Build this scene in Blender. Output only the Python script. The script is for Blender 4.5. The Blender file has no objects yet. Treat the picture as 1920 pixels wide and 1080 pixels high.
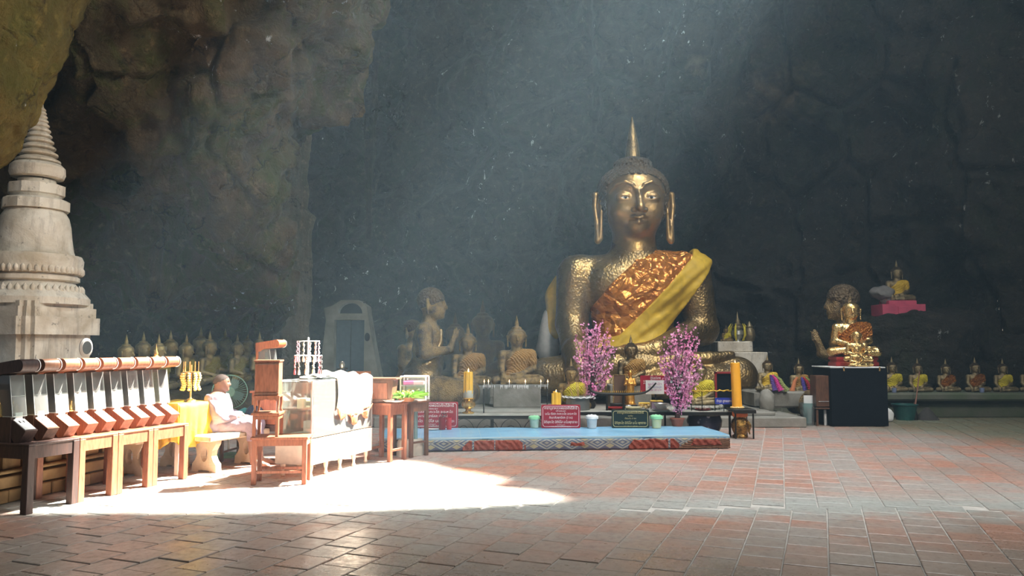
import bpy, bmesh, math, random
import numpy as np
from mathutils import Vector, Matrix, Euler, noise
from mathutils.geometry import tessellate_polygon
random.seed(7)
sc = bpy.context.scene
COL = sc.collection
PI = math.pi
# ---------------------------------------------------------------- camera
F, HC = 1450.0, 1.55
TH = math.atan(108/F)
cd = bpy.data.cameras.new('camera'); cam = bpy.data.objects.new('camera', cd); COL.objects.link(cam)
cd.sensor_width = 36; cd.lens = 36*F/1920; cd.clip_start = 0.1; cd.clip_end = 200
cam.location = (0, 0, HC); cam.rotation_euler = (PI/2+TH, 0, 0)
sc.camera = cam
def ray(u, v):
    a, b = (u-960)/F, -(v-540)/F
    return Vector((a, math.cos(TH)-b*math.sin(TH), math.sin(TH)+b*math.cos(TH)))
def G(u, v, z=0.0):
    d = ray(u, v); t = (z-HC)/d.z
    return Vector((d.x*t, d.y*t, z))
def AT(u, v, D):
    d = ray(u, v); t = D/d.y
    return Vector((d.x*t, D, HC+d.z*t))
# ---------------------------------------------------------------- light
SUN_E, SUN_A = math.radians(55), math.radians(27)
L = Vector((math.cos(SUN_E)*math.cos(SUN_A), math.cos(SUN_E)*math.sin(SUN_A), math.sin(SUN_E)))
sd = bpy.data.lights.new('sun', 'SUN'); sd.energy = 80; sd.angle = math.radians(1.6); sd.color = (1, .95, .86)
so = bpy.data.objects.new('sun', sd); COL.objects.link(so)
so.rotation_euler = L.to_track_quat('Z', 'Y').to_euler(); so.location = (8, 10, 20)
w = bpy.data.worlds.new('world'); sc.world = w; w.use_nodes = True
bg = w.node_tree.nodes['Background']; bg.inputs[0].default_value = (.72, .86, 1, 1); bg.inputs[1].default_value = .24
sc.view_settings.view_transform = 'Standard'; sc.view_settings.look = 'None'
sc.view_settings.exposure = 0.0; sc.view_settings.gamma = 1.0
def area(name, loc, tgt, sx, sy, e, c):
    a = bpy.data.lights.new(name, 'AREA'); a.shape = 'RECTANGLE'; a.size = sx; a.size_y = sy; a.energy = e; a.color = c
    o = bpy.data.objects.new(name, a); COL.objects.link(o); o.location = loc
    o.rotation_euler = (Vector(loc)-Vector(tgt)).to_track_quat('Z', 'Y').to_euler(); return o
area('added_key_light', (7.0, 2.5, 11.0), (-6, 12, 4.5), 4, 3, 1700, (.98, .96, .9))  # added lamp grazing the left rock, no real opening at this spot
rl = area('roof_opening_fill', (4.2, 11.2, 13.1), (1.5, 12.0, 0), 7, 3.6, 720, (.86, .94, 1)); rl.data.spread = math.radians(95)  # added soft fill below the opening, brightens floor and platform
# ---------------------------------------------------------------- helpers: objects
def tag(o, label=None, cat=None, group=None, kind=None):
    if label: o['label'] = label
    if cat: o['category'] = cat
    if group: o['group'] = group
    if kind: o['kind'] = kind
    return o
def smooth(me, ang=40):
    n = len(me.polygons)
    me.polygons.foreach_set('use_smooth', [True]*n)
    try: me.set_sharp_from_angle(angle=math.radians(ang))
    except Exception: pass
def mk(name, bm, m, parent=None, ang=40):
    me = bpy.data.meshes.new(name)
    if isinstance(bm, tuple):
        me.from_pydata(bm[0], [], bm[1]); me.validate()
    else:
        bm.to_mesh(me); bm.free()
    if m: me.materials.append(m)
    if ang: smooth(me, ang)
    o = bpy.data.objects.new(name, me); COL.objects.link(o)
    if parent: o.parent = parent
    return o
def empty(name, loc, label=None, cat=None, group=None, rz=0, s=1.0, kind=None):
    o = bpy.data.objects.new(name, None); COL.objects.link(o); o.empty_display_size = .1
    o.location = loc; o.rotation_euler = (0, 0, rz); o.scale = (s, s, s)
    return tag(o, label, cat, group, kind)
def dup(root, loc=None, rz=None, label=None, group=None, s=None, par=None):
    r = root.copy(); COL.objects.link(r)
    if par: r.parent = par
    if loc is not None: r.location = loc
    if rz is not None: r.rotation_euler = (0, 0, rz)
    if s is not None: r.scale = (s, s, s)
    if label: r['label'] = label
    if group: r['group'] = group
    for ch in list(root.children):
        c = ch.copy(); COL.objects.link(c); c.parent = r
        for g in list(ch.children):
            d = g.copy(); COL.objects.link(d); d.parent = c
    return r
# ---------------------------------------------------------------- helpers: meshes
def box(bm, c, s, bev=0, rot=None):
    g = bmesh.ops.create_cube(bm, size=1)
    vs = g['verts']
    M = Matrix.Translation(c) @ (rot.to_matrix().to_4x4() if rot else Matrix()) @ Matrix.Diagonal((s[0], s[1], s[2], 1))
    bmesh.ops.transform(bm, matrix=M, verts=vs)
    if bev:
        es = list({e for v in vs for e in v.link_edges})
        bmesh.ops.bevel(bm, geom=es, offset=bev, segments=1, affect='EDGES', profile=.5)
    return vs
def boxes(lst, bev=0):
    bm = bmesh.new()
    for it in lst: box(bm, it[0], it[1], bev if len(it) < 3 else it[2])
    return bm
def lathe(bm, prof, n=24, c=(0, 0, 0), sx=1, sy=1, rot=None):
    rings = []
    for r, z in prof:
        ring = []
        for i in range(n):
            a = 2*PI*i/n
            p = Vector((r*math.cos(a)*sx, r*math.sin(a)*sy, z))
            if rot: p = rot.to_matrix() @ p
            ring.append(bm.verts.new(p+Vector(c)))
        rings.append(ring)
    for a, b in zip(rings, rings[1:]):
        for i in range(n):
            j = (i+1) % n
            try: bm.faces.new((a[i], a[j], b[j], b[i]))
            except ValueError: pass
    for ring, fl in ((rings[0], 1), (rings[-1], 0)):
        try: bm.faces.new(ring[::-1] if fl else ring)
        except ValueError: pass
def lathed(prof, n=24, c=(0, 0, 0), sx=1, sy=1):
    bm = bmesh.new(); lathe(bm, prof, n, c, sx, sy); return bm
def prism(bm, pts, z0, z1, f=None):
    """extrude polygon pts (x,y) from z0 to z1; f maps a Vector"""
    f = f or (lambda p: p)
    a = [bm.verts.new(f(Vector((x, y, z0)))) for x, y in pts]
    b = [bm.verts.new(f(Vector((x, y, z1)))) for x, y in pts]
    n = len(pts)
    for i in range(n): bm.faces.new((a[i], a[(i+1) % n], b[(i+1) % n], b[i]))
    bm.faces.new(a[::-1]); bm.faces.new(b)
def tube(bm, pts, r, n=8, cap=True):
    pts = [Vector(p) for p in pts]
    rs = r if isinstance(r, (list, tuple)) else [r]*len(pts)
    rings = []; prev = None
    for i, p in enumerate(pts):
        t = (pts[min(i+1, len(pts)-1)]-pts[max(i-1, 0)]).normalized()
        if prev is None:
            up = Vector((0, 0, 1)) if abs(t.z) < .9 else Vector((1, 0, 0))
            x = t.cross(up).normalized()
        else:
            x = (prev-t*prev.dot(t)).normalized()
        prev = x; y = t.cross(x)
        rings.append([bm.verts.new(p+(x*math.cos(2*PI*k/n)+y*math.sin(2*PI*k/n))*rs[i]) for k in range(n)])
    for a, b in zip(rings, rings[1:]):
        for k in range(n): bm.faces.new((a[k], a[(k+1) % n], b[(k+1) % n], b[k]))
    if cap: bm.faces.new(rings[0][::-1]); bm.faces.new(rings[-1])
def tubes(lst, n=8):
    bm = bmesh.new()
    for p, r in lst: tube(bm, p, r, n)
    return bm
def blob(bm, c, r, sub=2, rot=None):
    g = bmesh.ops.create_icosphere(bm, subdivisions=sub, radius=1)
    M = Matrix.Translation(c) @ (rot.to_matrix().to_4x4() if rot else Matrix()) @ Matrix.Diagonal((r[0], r[1], r[2], 1))
    bmesh.ops.transform(bm, matrix=M, verts=g['verts']); return g['verts']
# ---------------------------------------------------------------- helpers: materials
MATS = {}
class NT:
    def __init__(s, name):
        s.m = bpy.data.materials.new(name); s.m.use_nodes = True; s.t = s.m.node_tree; s.t.nodes.clear()
        s.out = s.t.nodes.new('ShaderNodeOutputMaterial'); MATS[name] = s.m
    def n(s, ty, **k):
        x = s.t.nodes.new('ShaderNode'+ty)
        for a, b in k.items():
            if a.startswith('i_'):
                key = a[2:]; key = int(key) if key.isdigit() else key
                x.inputs[key].default_value = b
            else: setattr(x, a, b)
        return x
    def l(s, a, b): s.t.links.new(a, b)
    def val(s, sock, v):
        if hasattr(v, 'links'): s.l(v, sock)
        else: sock.default_value = v
    def math(s, op, a, b=0.0, c=None, clamp=False):
        x = s.n('Math', operation=op, use_clamp=clamp); s.val(x.inputs[0], a); s.val(x.inputs[1], b)
        if c is not None: s.val(x.inputs[2], c)
        return x.outputs[0]
    def mix(s, f, a, b, mode='MIX'):
        x = s.n('MixRGB', blend_type=mode); s.val(x.inputs[0], f)
        for i, c in ((1, a), (2, b)):
            if isinstance(c, tuple): c = (*c[:3], 1)
            s.val(x.inputs[i], c)
        return x.outputs[0]
    def noise(s, vec, sc, det=4, rough=.55, dist=0):
        x = s.n('TexNoise'); s.l(vec, x.inputs['Vector']); x.inputs['Scale'].default_value = sc
        x.inputs['Detail'].default_value = det; x.inputs['Roughness'].default_value = rough; x.inputs['Distortion'].default_value = dist
        return x.outputs[0]
    def ramp(s, f, a, b, c0=0., c1=1.):
        x = s.n('MapRange', clamp=True); s.l(f, x.inputs[0]); x.inputs[1].default_value = a; x.inputs[2].default_value = b
        x.inputs[3].default_value = c0; x.inputs[4].default_value = c1; return x.outputs[0]
    def pos(s): return s.n('NewGeometry').outputs['Position']
    def obj(s): return s.n('TexCoord').outputs['Object']
    def scale(s, vec, v):
        x = s.n('VectorMath', operation='MULTIPLY'); s.l(vec, x.inputs[0]); x.inputs[1].default_value = v; return x.outputs[0]
    def bump(s, h, st, dist=.02):
        x = s.n('Bump'); x.inputs['Strength'].default_value = st; x.inputs['Distance'].default_value = dist; s.l(h, x.inputs['Height']); return x.outputs[0]
    def pbr(s, col, rough=.6, metal=0., normal=None, spec=None, emit=None, es=0, coat=None):
        b = s.n('BsdfPrincipled')
        if isinstance(col, tuple): col = (*col[:3], 1)
        s.val(b.inputs['Base Color'], col); s.val(b.inputs['Roughness'], rough); s.val(b.inputs['Metallic'], metal)
        if normal: s.l(normal, b.inputs['Normal'])
        if spec is not None: s.val(b.inputs['Specular IOR Level'], spec)
        if emit: b.inputs['Emission Color'].default_value = (*emit, 1); b.inputs['Emission Strength'].default_value = es
        if coat: b.inputs['Coat Weight'].default_value = coat; b.inputs['Coat Roughness'].default_value = .15
        s.l(b.outputs[0], s.out.inputs[0]); return s.m
def mat(name, col, rough=.6, metal=0., var=.25, scale=8, bump=.15, bs=40, col2=None, emit=None, es=0, spec=None, coat=None):
    """procedural material: colour varied by noise + fine relief"""
    if name in MATS: return MATS[name]
    t = NT(name); p = t.obj()
    f = t.ramp(t.noise(p, scale), .3, .7)
    c2 = col2 or tuple(max(0, c*(1-var)) for c in col)
    c = t.mix(f, col, c2)
    nb = t.bump(t.noise(p, bs, 3), bump, .01) if bump else None
    return t.pbr(c, rough, metal, nb, spec, emit, es, coat)
def wood(name, col, dark, rough=.35):
    t = NT(name); p = t.obj()
    q = t.scale(p, (14, 14, 2.2))
    g = t.noise(q, 2.2, 5, .6, 1.2)
    c = t.mix(t.ramp(g, .35, .7), col, dark)
    return t.pbr(c, t.ramp(g, .2, .8, rough, rough+.2), 0, t.bump(g, .12, .005))
def glass(name, tint=(.9, .96, .94), gl=.12, dust=.13):
    t = NT(name)
    a = t.n('BsdfTransparent'); a.inputs[0].default_value = (*tint, 1)
    b = t.n('BsdfGlossy'); b.inputs['Roughness'].default_value = .03
    fr = t.n('Fresnel', i_IOR=1.45)
    f = t.math('MULTIPLY', fr.outputs[0], 1.0, clamp=True); f = t.math('ADD', f, gl*.3, clamp=True)
    d = t.n('BsdfDiffuse'); d.inputs[0].default_value = (.8, .8, .76, 1)      # film of dust
    y = t.n('MixShader'); y.inputs[0].default_value = dust; t.l(a.outputs[0], y.inputs[1]); t.l(d.outputs[0], y.inputs[2]); a = y
    x = t.n('MixShader'); t.l(f, x.inputs[0]); t.l(a.outputs[0], x.inputs[1]); t.l(b.outputs[0], x.inputs[2])
    t.l(x.outputs[0], t.out.inputs[0]); return t.m
def gold(name, col=(.78, .5, .16), dark=(.16, .1, .05), rough=.3, flake=1.0, leafscale=5):
    """patchy gold leaf over dark lacquer, crinkled so it sparkles"""
    t = NT(name); p = t.obj()
    a = t.noise(p, leafscale, 5, .65)
    f = t.ramp(a, .34, .6)
    c = t.mix(f, dark, col)
    v = t.n('TexVoronoi'); t.l(p, v.inputs['Vector']); v.inputs['Scale'].default_value = leafscale*16
    n2 = t.noise(p, leafscale*14, 3, .7)
    h = t.math('ADD', v.outputs['Distance'], n2)
    return t.pbr(c, t.ramp(n2, .3, .7, rough-.08, rough+.16), t.ramp(a, .3, .6, .55, 1.), t.bump(h, .55*flake, .02))
# ---------------------------------------------------------------- rock
def lerp_tab(tab, z):
    if z <= tab[0][0]: return tab[0][1]
    for (a, p), (b, q) in zip(tab, tab[1:]):
        if z <= b: return p+(q-p)*(z-a)/(b-a)
    return tab[-1][1]
def rock_disp(p, seed, amp, fr):
    q = (p+Vector((seed*13.1, seed*7.7, seed*3.3)))*fr
    a = noise.fractal(q, 1.0, 2.0, 4)
    r = noise.ridged_multi_fractal(q*1.7+Vector((5, 1, 2)), 1.0, 2.1, 3, .9, 2.0)-1.0
    d, _ = noise.voronoi(q*Vector((1.3, 1.3, .8)) if False else Vector((q.x*1.4, q.y*1.4, q.z*.9)))
    f = min(d[1]-d[0], .5)
    crack = -.55*max(0, .09-f)/.09
    g = noise.fractal(q*7, .9, 2.0, 3)
    return amp*(a*.9+r*.26+(d[0]*.7)+crack*.6+g*.15)
def rock_grid(name, fn, nu, nv, m, seed, amp, fr, parent=None, closed=False):
    P = [[fn(i/(nu if closed else nu-1), j/(nv-1)) for i in range(nu)] for j in range(nv)]
    A = np.array([[tuple(p) for p in row] for row in P])
    if closed:
        du = np.roll(A, -1, 1)-np.roll(A, 1, 1)
    else:
        du = np.gradient(A, axis=1)
    dv = np.gradient(A, axis=0)
    N = np.cross(du, dv); ln = np.linalg.norm(N, axis=2, keepdims=True); N = N/np.maximum(ln, 1e-9)
    vs = []
    for j in range(nv):
        for i in range(nu):
            p = P[j][i]; d = rock_disp(p, seed, amp, fr)
            n = N[j, i]; vs.append((p[0]+n[0]*d, p[1]+n[1]*d, p[2]+n[2]*d))
    fs = []
    for j in range(nv-1):
        for i in range(nu if closed else nu-1):
            k = (i+1) % nu
            fs.append((j*nu+i, j*nu+k, (j+1)*nu+k, (j+1)*nu+i))
    return mk(name, (vs, fs), m, parent, ang=60)
def spline(pts, n):
    """catmull-rom through points"""
    P = [Vector(p) for p in pts]; P = [2*P[0]-P[1]]+P+[2*P[-1]-P[-2]]
    out = []; seg = len(P)-3
    for k in range(n):
        t = k/(n-1)*seg; i = min(int(t), seg-1); f = t-i
        a, b, c, d = P[i:i+4]
        out.append(.5*((2*b)+(c-a)*f+(2*a-5*b+4*c-d)*f*f+(3*b-a-3*c+d)*f**3))
    return out
def rock_mat(name, c1, c2, moss, mossamt, guano=.0, tan=None, tanpos=None):
    t = NT(name); p = t.pos()
    a = t.noise(p, .45, 6, .62, .6); b = t.noise(p, 2.3, 6, .65)
    col = t.mix(t.ramp(a, .35, .65), c1, c2)
    col = t.mix(t.ramp(b, .35, .75, 0, .55), col, tuple(x*.45 for x in c1))
    m = t.noise(t.scale(p, (1, 1, .6)), .7, 5, .7, .8)
    col = t.mix(t.ramp(m, .48, .62, 0, mossamt), col, moss)
    st = t.noise(t.scale(p, (3.5, 3.5, .25)), 1.0, 4, .6)     # vertical water streaks
    col = t.mix(t.ramp(st, .55, .75, 0, .35), col, tuple(x*1.7 for x in c2))
    nn = t.n('TexNoise'); t.l(p, nn.inputs['Vector']); nn.inputs['Scale'].default_value = 1.3; nn.inputs['Detail'].default_value = 5
    w2 = t.n('VectorMath', operation='ADD'); t.l(t.scale(p, (.5, .5, .42)), w2.inputs[0]); t.l(t.scale(nn.outputs['Color'], (1.1, 1.1, 1.1)), w2.inputs[1])
    v = t.n('TexVoronoi', feature='DISTANCE_TO_EDGE'); t.l(w2.outputs[0], v.inputs['Vector']); v.inputs['Scale'].default_value = 1.1
    col = t.mix(t.math('MULTIPLY', t.ramp(v.outputs[0], 0, .02, .75, 0), t.ramp(b, .45, .6), clamp=True), col, (.012, .011, .01))
    wt = t.noise(p, 5.5, 5, .7); col = t.mix(t.ramp(wt, .55, .75, 0, .55), col, tuple(min(1, x*2.1) for x in c1))
    col = t.mix(t.ramp(wt, .25, .42, .6, 0), col, tuple(x*.3 for x in c2))
    if guano:
        g = t.noise(t.scale(p, (2.6, 2.6, 1.3)), 1.5, 6, .75)
        msk = t.noise(p, .33, 2, .5)
        col = t.mix(t.math('MULTIPLY', t.ramp(g, .63, .67), t.ramp(msk, .47, .57), clamp=True), col, (.62, .62, .58))
    if tan:
        for c, r in tanpos:
            sb = t.n('VectorMath', operation='DISTANCE'); t.l(p, sb.inputs[0]); sb.inputs[1].default_value = c
            dd = t.math('ADD', sb.outputs['Value'], t.math('MULTIPLY', b, r*1.6))
            col = t.mix(t.ramp(dd, r*.5, r*1.5, .65, 0), col, tan)
    f = t.noise(p, 9, 8, .7); f2 = t.noise(p, 1.6, 8, .7, .5)
    cr = t.ramp(v.outputs[0], 0, .05)
    h = t.math('ADD', t.math('MULTIPLY', f, .35), t.math('MULTIPLY', f2, 1.9))
    h = t.math('ADD', h, t.math('MULTIPLY', cr, .25))
    return t.pbr(col, .85, 0, t.bump(h, 1., .3), spec=.25)
TANP = [(tuple(AT(1478, 178, 20.0)), 1.5), (tuple(AT(1310, 120, 20.5)), .5)]
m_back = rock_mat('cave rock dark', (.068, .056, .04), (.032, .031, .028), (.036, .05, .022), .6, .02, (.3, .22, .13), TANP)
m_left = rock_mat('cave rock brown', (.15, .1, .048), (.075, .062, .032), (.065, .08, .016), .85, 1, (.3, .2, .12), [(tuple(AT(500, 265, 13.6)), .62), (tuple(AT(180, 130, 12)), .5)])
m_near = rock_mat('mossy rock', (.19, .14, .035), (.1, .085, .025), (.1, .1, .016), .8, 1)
bpath = spline([(-16, 26.5, 0), (-9, 26, 0), (-4, 25.3, 0), (0, 24, 0), (4.5, 23, 0), (8.5, 21, 0), (11.5, 18.9, 0), (14.6, 15, 0), (16.5, 9, 0), (16.5, 1, 0), (14, -4, 0)], 420)
def back_fn(u, v):
    i = min(int(u*419), 418); p = bpath[i].lerp(bpath[i+1], u*419-i)
    z = -.3+v*14.3
    t = (bpath[i+1]-bpath[i]).normalized(); n = Vector((t.y, -t.x, 0))
    lean = 3.4*(max(z, 0)/13)**2+.55*math.exp(-((z-1.0)/1.3)**2)
    return Vector((p.x, p.y, z))+n*lean
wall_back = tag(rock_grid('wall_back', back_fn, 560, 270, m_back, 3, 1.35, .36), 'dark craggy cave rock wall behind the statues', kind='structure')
XR = [(-.3, -7.2), (1.2, -6.4), (2.2, -5.2), (3.1, -4.55), (3.9, -4.35), (4.6, -4.15), (5.1, -3.95), (5.7, -3.95), (6.2, -3.45), (6.9, -2.85), (7.5, -2.45), (9, -1.6), (13.5, -.3)]
YF = [(-.3, 18.5), (1.2, 18.3), (2.0, 17.7), (3.2, 14.3), (4.6, 12.6), (6, 11.9), (9, 10.8), (13.5, 9.5)]
def left_fn(u, v):
    z = -.3+v*13.8; xr = lerp_tab(XR, z); yf = lerp_tab(YF, z)
    if u < .62:
        k = u/.62; x = -15+(xr-1.1+15)*k; y = yf+.5*math.sin(k*9+z*.5)-(1-k)*1.6*min(1, max(0, (z-1)/3))
        for cx, cz, rx, rz_, dp in ((-6.75, 4.65, .38, .5, 1.5), (-5.95, 3.55, 1.0, .38, 1.1), (-4.45, 4.75, .5, .55, -.45), (-7.6, 6.2, .9, 1.3, .6), (-5.0, 6.6, 1.3, .6, -.5)):
            y += dp*math.exp(-(((x-cx)/rx)**2+((z-cz)/rz_)**2)**1.5)
        return Vector((x, y, z))
    if u < .80:
        a = (u-.62)/.18*PI/2
        return Vector((xr-1.1+1.1*math.sin(a), yf+1.4*(1-math.cos(a))+.5*math.sin(9+z*.5), z))
    k = (u-.80)/.20
    return Vector((xr-6.5*k, yf+1.4+.5*math.sin(9+z*.5)+k*(27-yf-1.4), z))
wall_left = tag(rock_grid('wall_left', left_fn, 340, 320, m_left, 8, .7, .5), 'brown mossy rock mass bulging over the left side', kind='structure')
# near overhang hanging in front of the spire, a closed lump tapering to its tip
def near_fn(u, v):
    a = u*2*PI
    z = 3.3+v*5.4
    r = [(0, .05), (.015, .45), (.04, .68), (.14, .95), (.3, 1.2), (.5, 1.45), (1, 2.3)]
    rr = lerp_tab(r, v)
    cx = -5.93+.04*v; cy = 7.6
    return Vector((cx+rr*math.cos(a), cy+rr*math.sin(a)*1.05, z))
tag(rock_grid('hanging_rock', near_fn, 150, 130, m_near, 5, .13, 1.1, closed=True), 'mossy lump of rock hanging from the roof in front of the spire tip', 'rock')
# ---------------------------------------------------------------- roof with the opening that lets the sun in
ZR = 13.3
patch = [(-6.5, 6.9), (-4.6, 7.42), (-2.6, 7.45), (-1.3, 7.55), (-.3, 7.75), (.35, 7.85), (.62, 8.05), (.3, 8.45), (-.15, 8.75), (.05, 9.3), (-.35, 9.75), (-.9, 10.2), (-1.3, 10.6), (-2.0, 10.95), (-3.2, 11.0), (-3.8, 10.5), (-4.15, 9.98), (-4.42, 9.5), (-5.3, 9.6), (-6.3, 9.4), (-6.7, 8.4)]
pp = []
for i, (a, b) in enumerate(zip(patch, patch[1:]+patch[:1])):
    for k in range(6):
        x = a[0]+(b[0]-a[0])*k/6; y = a[1]+(b[1]-a[1])*k/6
        q = noise.noise_vector(Vector((x*1.6, y*1.6, 4)))*.22
        pp.append((x+q.x*.6, y+q.y*.7))
hole = [Vector((x+L.x/L.z*ZR, y+L.y/L.z*ZR, ZR)) for x, y in pp]
outer = [Vector((-17, -6, ZR)), Vector((18, -6, ZR)), Vector((18, 28, ZR)), Vector((-17, 28, ZR))]
tris = tessellate_polygon([outer, hole])
V0 = outer+hole; nh = len(V0)
V1 = [(v.x, v.y, v.z) for v in V0]+[(v.x, v.y, v.z+.35) for v in V0]
fs = [tuple(t) for t in tris]+[tuple(i+nh for i in t) for t in tris]
fs += [(4+i, 4+(i+1) % len(hole), 4+(i+1) % len(hole)+nh, 4+i+nh) for i in range(len(hole))]
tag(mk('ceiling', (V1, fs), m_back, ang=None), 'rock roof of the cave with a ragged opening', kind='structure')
# ---------------------------------------------------------------- haze
t = NT('incense haze'); vs_ = t.n('VolumeScatter'); vs_.inputs['Color'].default_value = (.58, .83, 1, 1)
vs_.inputs['Density'].default_value = .0046; vs_.inputs['Anisotropy'].default_value = .1
t.l(vs_.outputs[0], t.out.inputs['Volume'])
hz = mk('incense_haze', boxes([((0, 14.6, 6.4), (28, 20, 12.6))]), t.m, ang=None)
tag(hz, 'bluish smoky haze filling the cave and catching the daylight', 'haze', kind='stuff')
# ---------------------------------------------------------------- floor: two fields of square brick tiles
TS = .305
def tile_mat():
    t = NT('brick tile'); p = t.pos()
    # per tile tint from the tile grid (two fields meet at the cement band)
    sep = t.n('SeparateXYZ'); t.l(p, sep.inputs[0])
    cols = []
    for ang in (A1, A2):
        c, s = math.cos(ang), math.sin(ang)
        a = t.math('ADD', t.math('MULTIPLY', sep.outputs[0], c), t.math('MULTIPLY', sep.outputs[1], -s))
        b = t.math('ADD', t.math('MULTIPLY', sep.outputs[0], s), t.math('MULTIPLY', sep.outputs[1], c))
        a = t.math('FLOOR', t.math('DIVIDE', a, TS)); 
        off = t.math('MULTIPLY', t.math('MODULO', t.math('ABSOLUTE', a), 2.0), TS*.5)
        b = t.math('FLOOR', t.math('DIVIDE', t.math('ADD', b, off), TS))
        cb = t.n('CombineXYZ'); t.l(a, cb.inputs[0]); t.l(b, cb.inputs[1])
        wn = t.n('TexWhiteNoise', noise_dimensions='3D'); t.l(cb.outputs[0], wn.inputs[0]); cols.append(wn.outputs['Value'])
    far = t.math('GREATER_THAN', sep.outputs[1], YS)
    r = t.mix(far, cols[0], cols[1])
    big = t.noise(p, .55, 4, .6); fine = t.noise(p, 14, 6, .7); mid = t.noise(p, 3.2, 5, .65)
    red = t.mix(r, (.5, .2, .12), (.3, .18, .13))
    dust = (.36, .33, .3)
    k = t.math('ADD', t.math('MULTIPLY', r, .22), t.math('MULTIPLY', mid, .8))
    k = t.math('ADD', k, t.math('MULTIPLY', t.math('SUBTRACT', big, .5), .9))
    col = t.mix(t.ramp(k, .32, .68, .2, .88), red, dust)
    # cement smear band between the two fields
    bd = t.math('ABSOLUTE', t.math('SUBTRACT', t.math('ADD', sep.outputs[1], t.math('MULTIPLY', mid, 1.1)), YS+.62))
    col = t.mix(t.ramp(bd, .18, .7, .9, 0), col, (.38, .4, .37))
    # green algae on the right far side
    gx = t.math('ADD', t.math('MULTIPLY', sep.outputs[0], .5), t.math('MULTIPLY', sep.outputs[1], .35))
    gx = t.math('ADD', gx, t.math('MULTIPLY', mid, 1.5))
    col = t.mix(t.ramp(gx, 8.6, 9.9, 0, .75), col, (.125, .15, .085))
    # darker towards the near side
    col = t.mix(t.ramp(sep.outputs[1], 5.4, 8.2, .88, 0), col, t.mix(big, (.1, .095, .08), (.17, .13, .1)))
    col = t.mix(t.ramp(fine, .5, .72, 0, .6), col, (.09, .07, .058))
    rg = t.math('ADD', t.ramp(big, .35, .65, .0, .22), t.ramp(fine, .3, .7, .26, .48))
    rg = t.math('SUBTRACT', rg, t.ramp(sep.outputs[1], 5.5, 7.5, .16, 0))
    h = t.math('ADD', t.math('MULTIPLY', fine, .3), mid)
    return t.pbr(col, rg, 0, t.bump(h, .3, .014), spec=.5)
A1 = math.atan((1540-960)/F); A2 = math.atan((1462-960)/F); YS = 7.55
m_tile = tile_mat()
t = NT('joint mortar'); p = t.pos()
sy = t.n('SeparateXYZ'); t.l(p, sy.inputs[0])
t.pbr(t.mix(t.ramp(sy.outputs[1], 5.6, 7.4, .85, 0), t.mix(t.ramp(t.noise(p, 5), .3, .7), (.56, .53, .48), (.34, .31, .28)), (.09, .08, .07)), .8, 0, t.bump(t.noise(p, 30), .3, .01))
floor = empty('floor', (0, 0, 0), 'worn red brick tile floor of the cave', kind='structure')
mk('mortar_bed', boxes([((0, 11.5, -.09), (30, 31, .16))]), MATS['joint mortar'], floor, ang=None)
def tile_bm(bm, M):
    h = TS/2-.006; b = .006
    lo = [bm.verts.new(M @ Vector((sx*h, sy*h, -.012))) for sx, sy in ((-1, -1), (1, -1), (1, 1), (-1, 1))]
    mi = [bm.verts.new(M @ Vector((sx*h, sy*h, -.004))) for sx, sy in ((-1, -1), (1, -1), (1, 1), (-1, 1))]
    hi = [bm.verts.new(M @ Vector((sx*(h-b), sy*(h-b), 0))) for sx, sy in ((-1, -1), (1, -1), (1, 1), (-1, 1))]
    for a, c in ((lo, mi), (mi, hi)):
        for i in range(4): bm.faces.new((a[i], a[(i+1) % 4], c[(i+1) % 4], c[i]))
    bm.faces.new(hi)
spots = []
for fld, ang in ((0, A1), (1, A2)):
    c, s = math.cos(ang), math.sin(ang)
    for i in range(-60, 70):
        for j in range(-20, 90):
            off = (abs(i) % 2)*TS*.5
            a = (i+.5)*TS; b = (j+.5)*TS-off
            x = a*c+b*s; y = -a*s+b*c
            if not (3.6 < y < 19.5): continue
            if (y > YS) != bool(fld): continue
            if abs(x) > .72*y+.5: continue
            spots.append((y+abs(x)*.05, x, y, ang))
spots.sort()
bm = bmesh.new(); tile_bm(bm, Matrix()); proto = None
bmS = bmesh.new(); cnt = 0
for d, x, y, ang in spots:
    z = random.gauss(0, .0016); tx, ty = random.gauss(0, .003), random.gauss(0, .003)
    M = Matrix.Translation((x, y, z)) @ Euler((tx, ty, -ang)).to_matrix().to_4x4()
    vis = y > 5.0 and abs(x) < .67*y
    if vis and cnt < 300:
        if proto is None:
            proto = mk('floor_tile', bm, m_tile, floor, ang=None); o = proto
        else:
            o = proto.copy(); COL.objects.link(o)
        o.matrix_world = M; cnt += 1
    else: tile_bm(bmS, M)
o = mk('floor_tiling', bmS, m_tile, floor, ang=None); o['kind'] = 'stuff'
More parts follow.
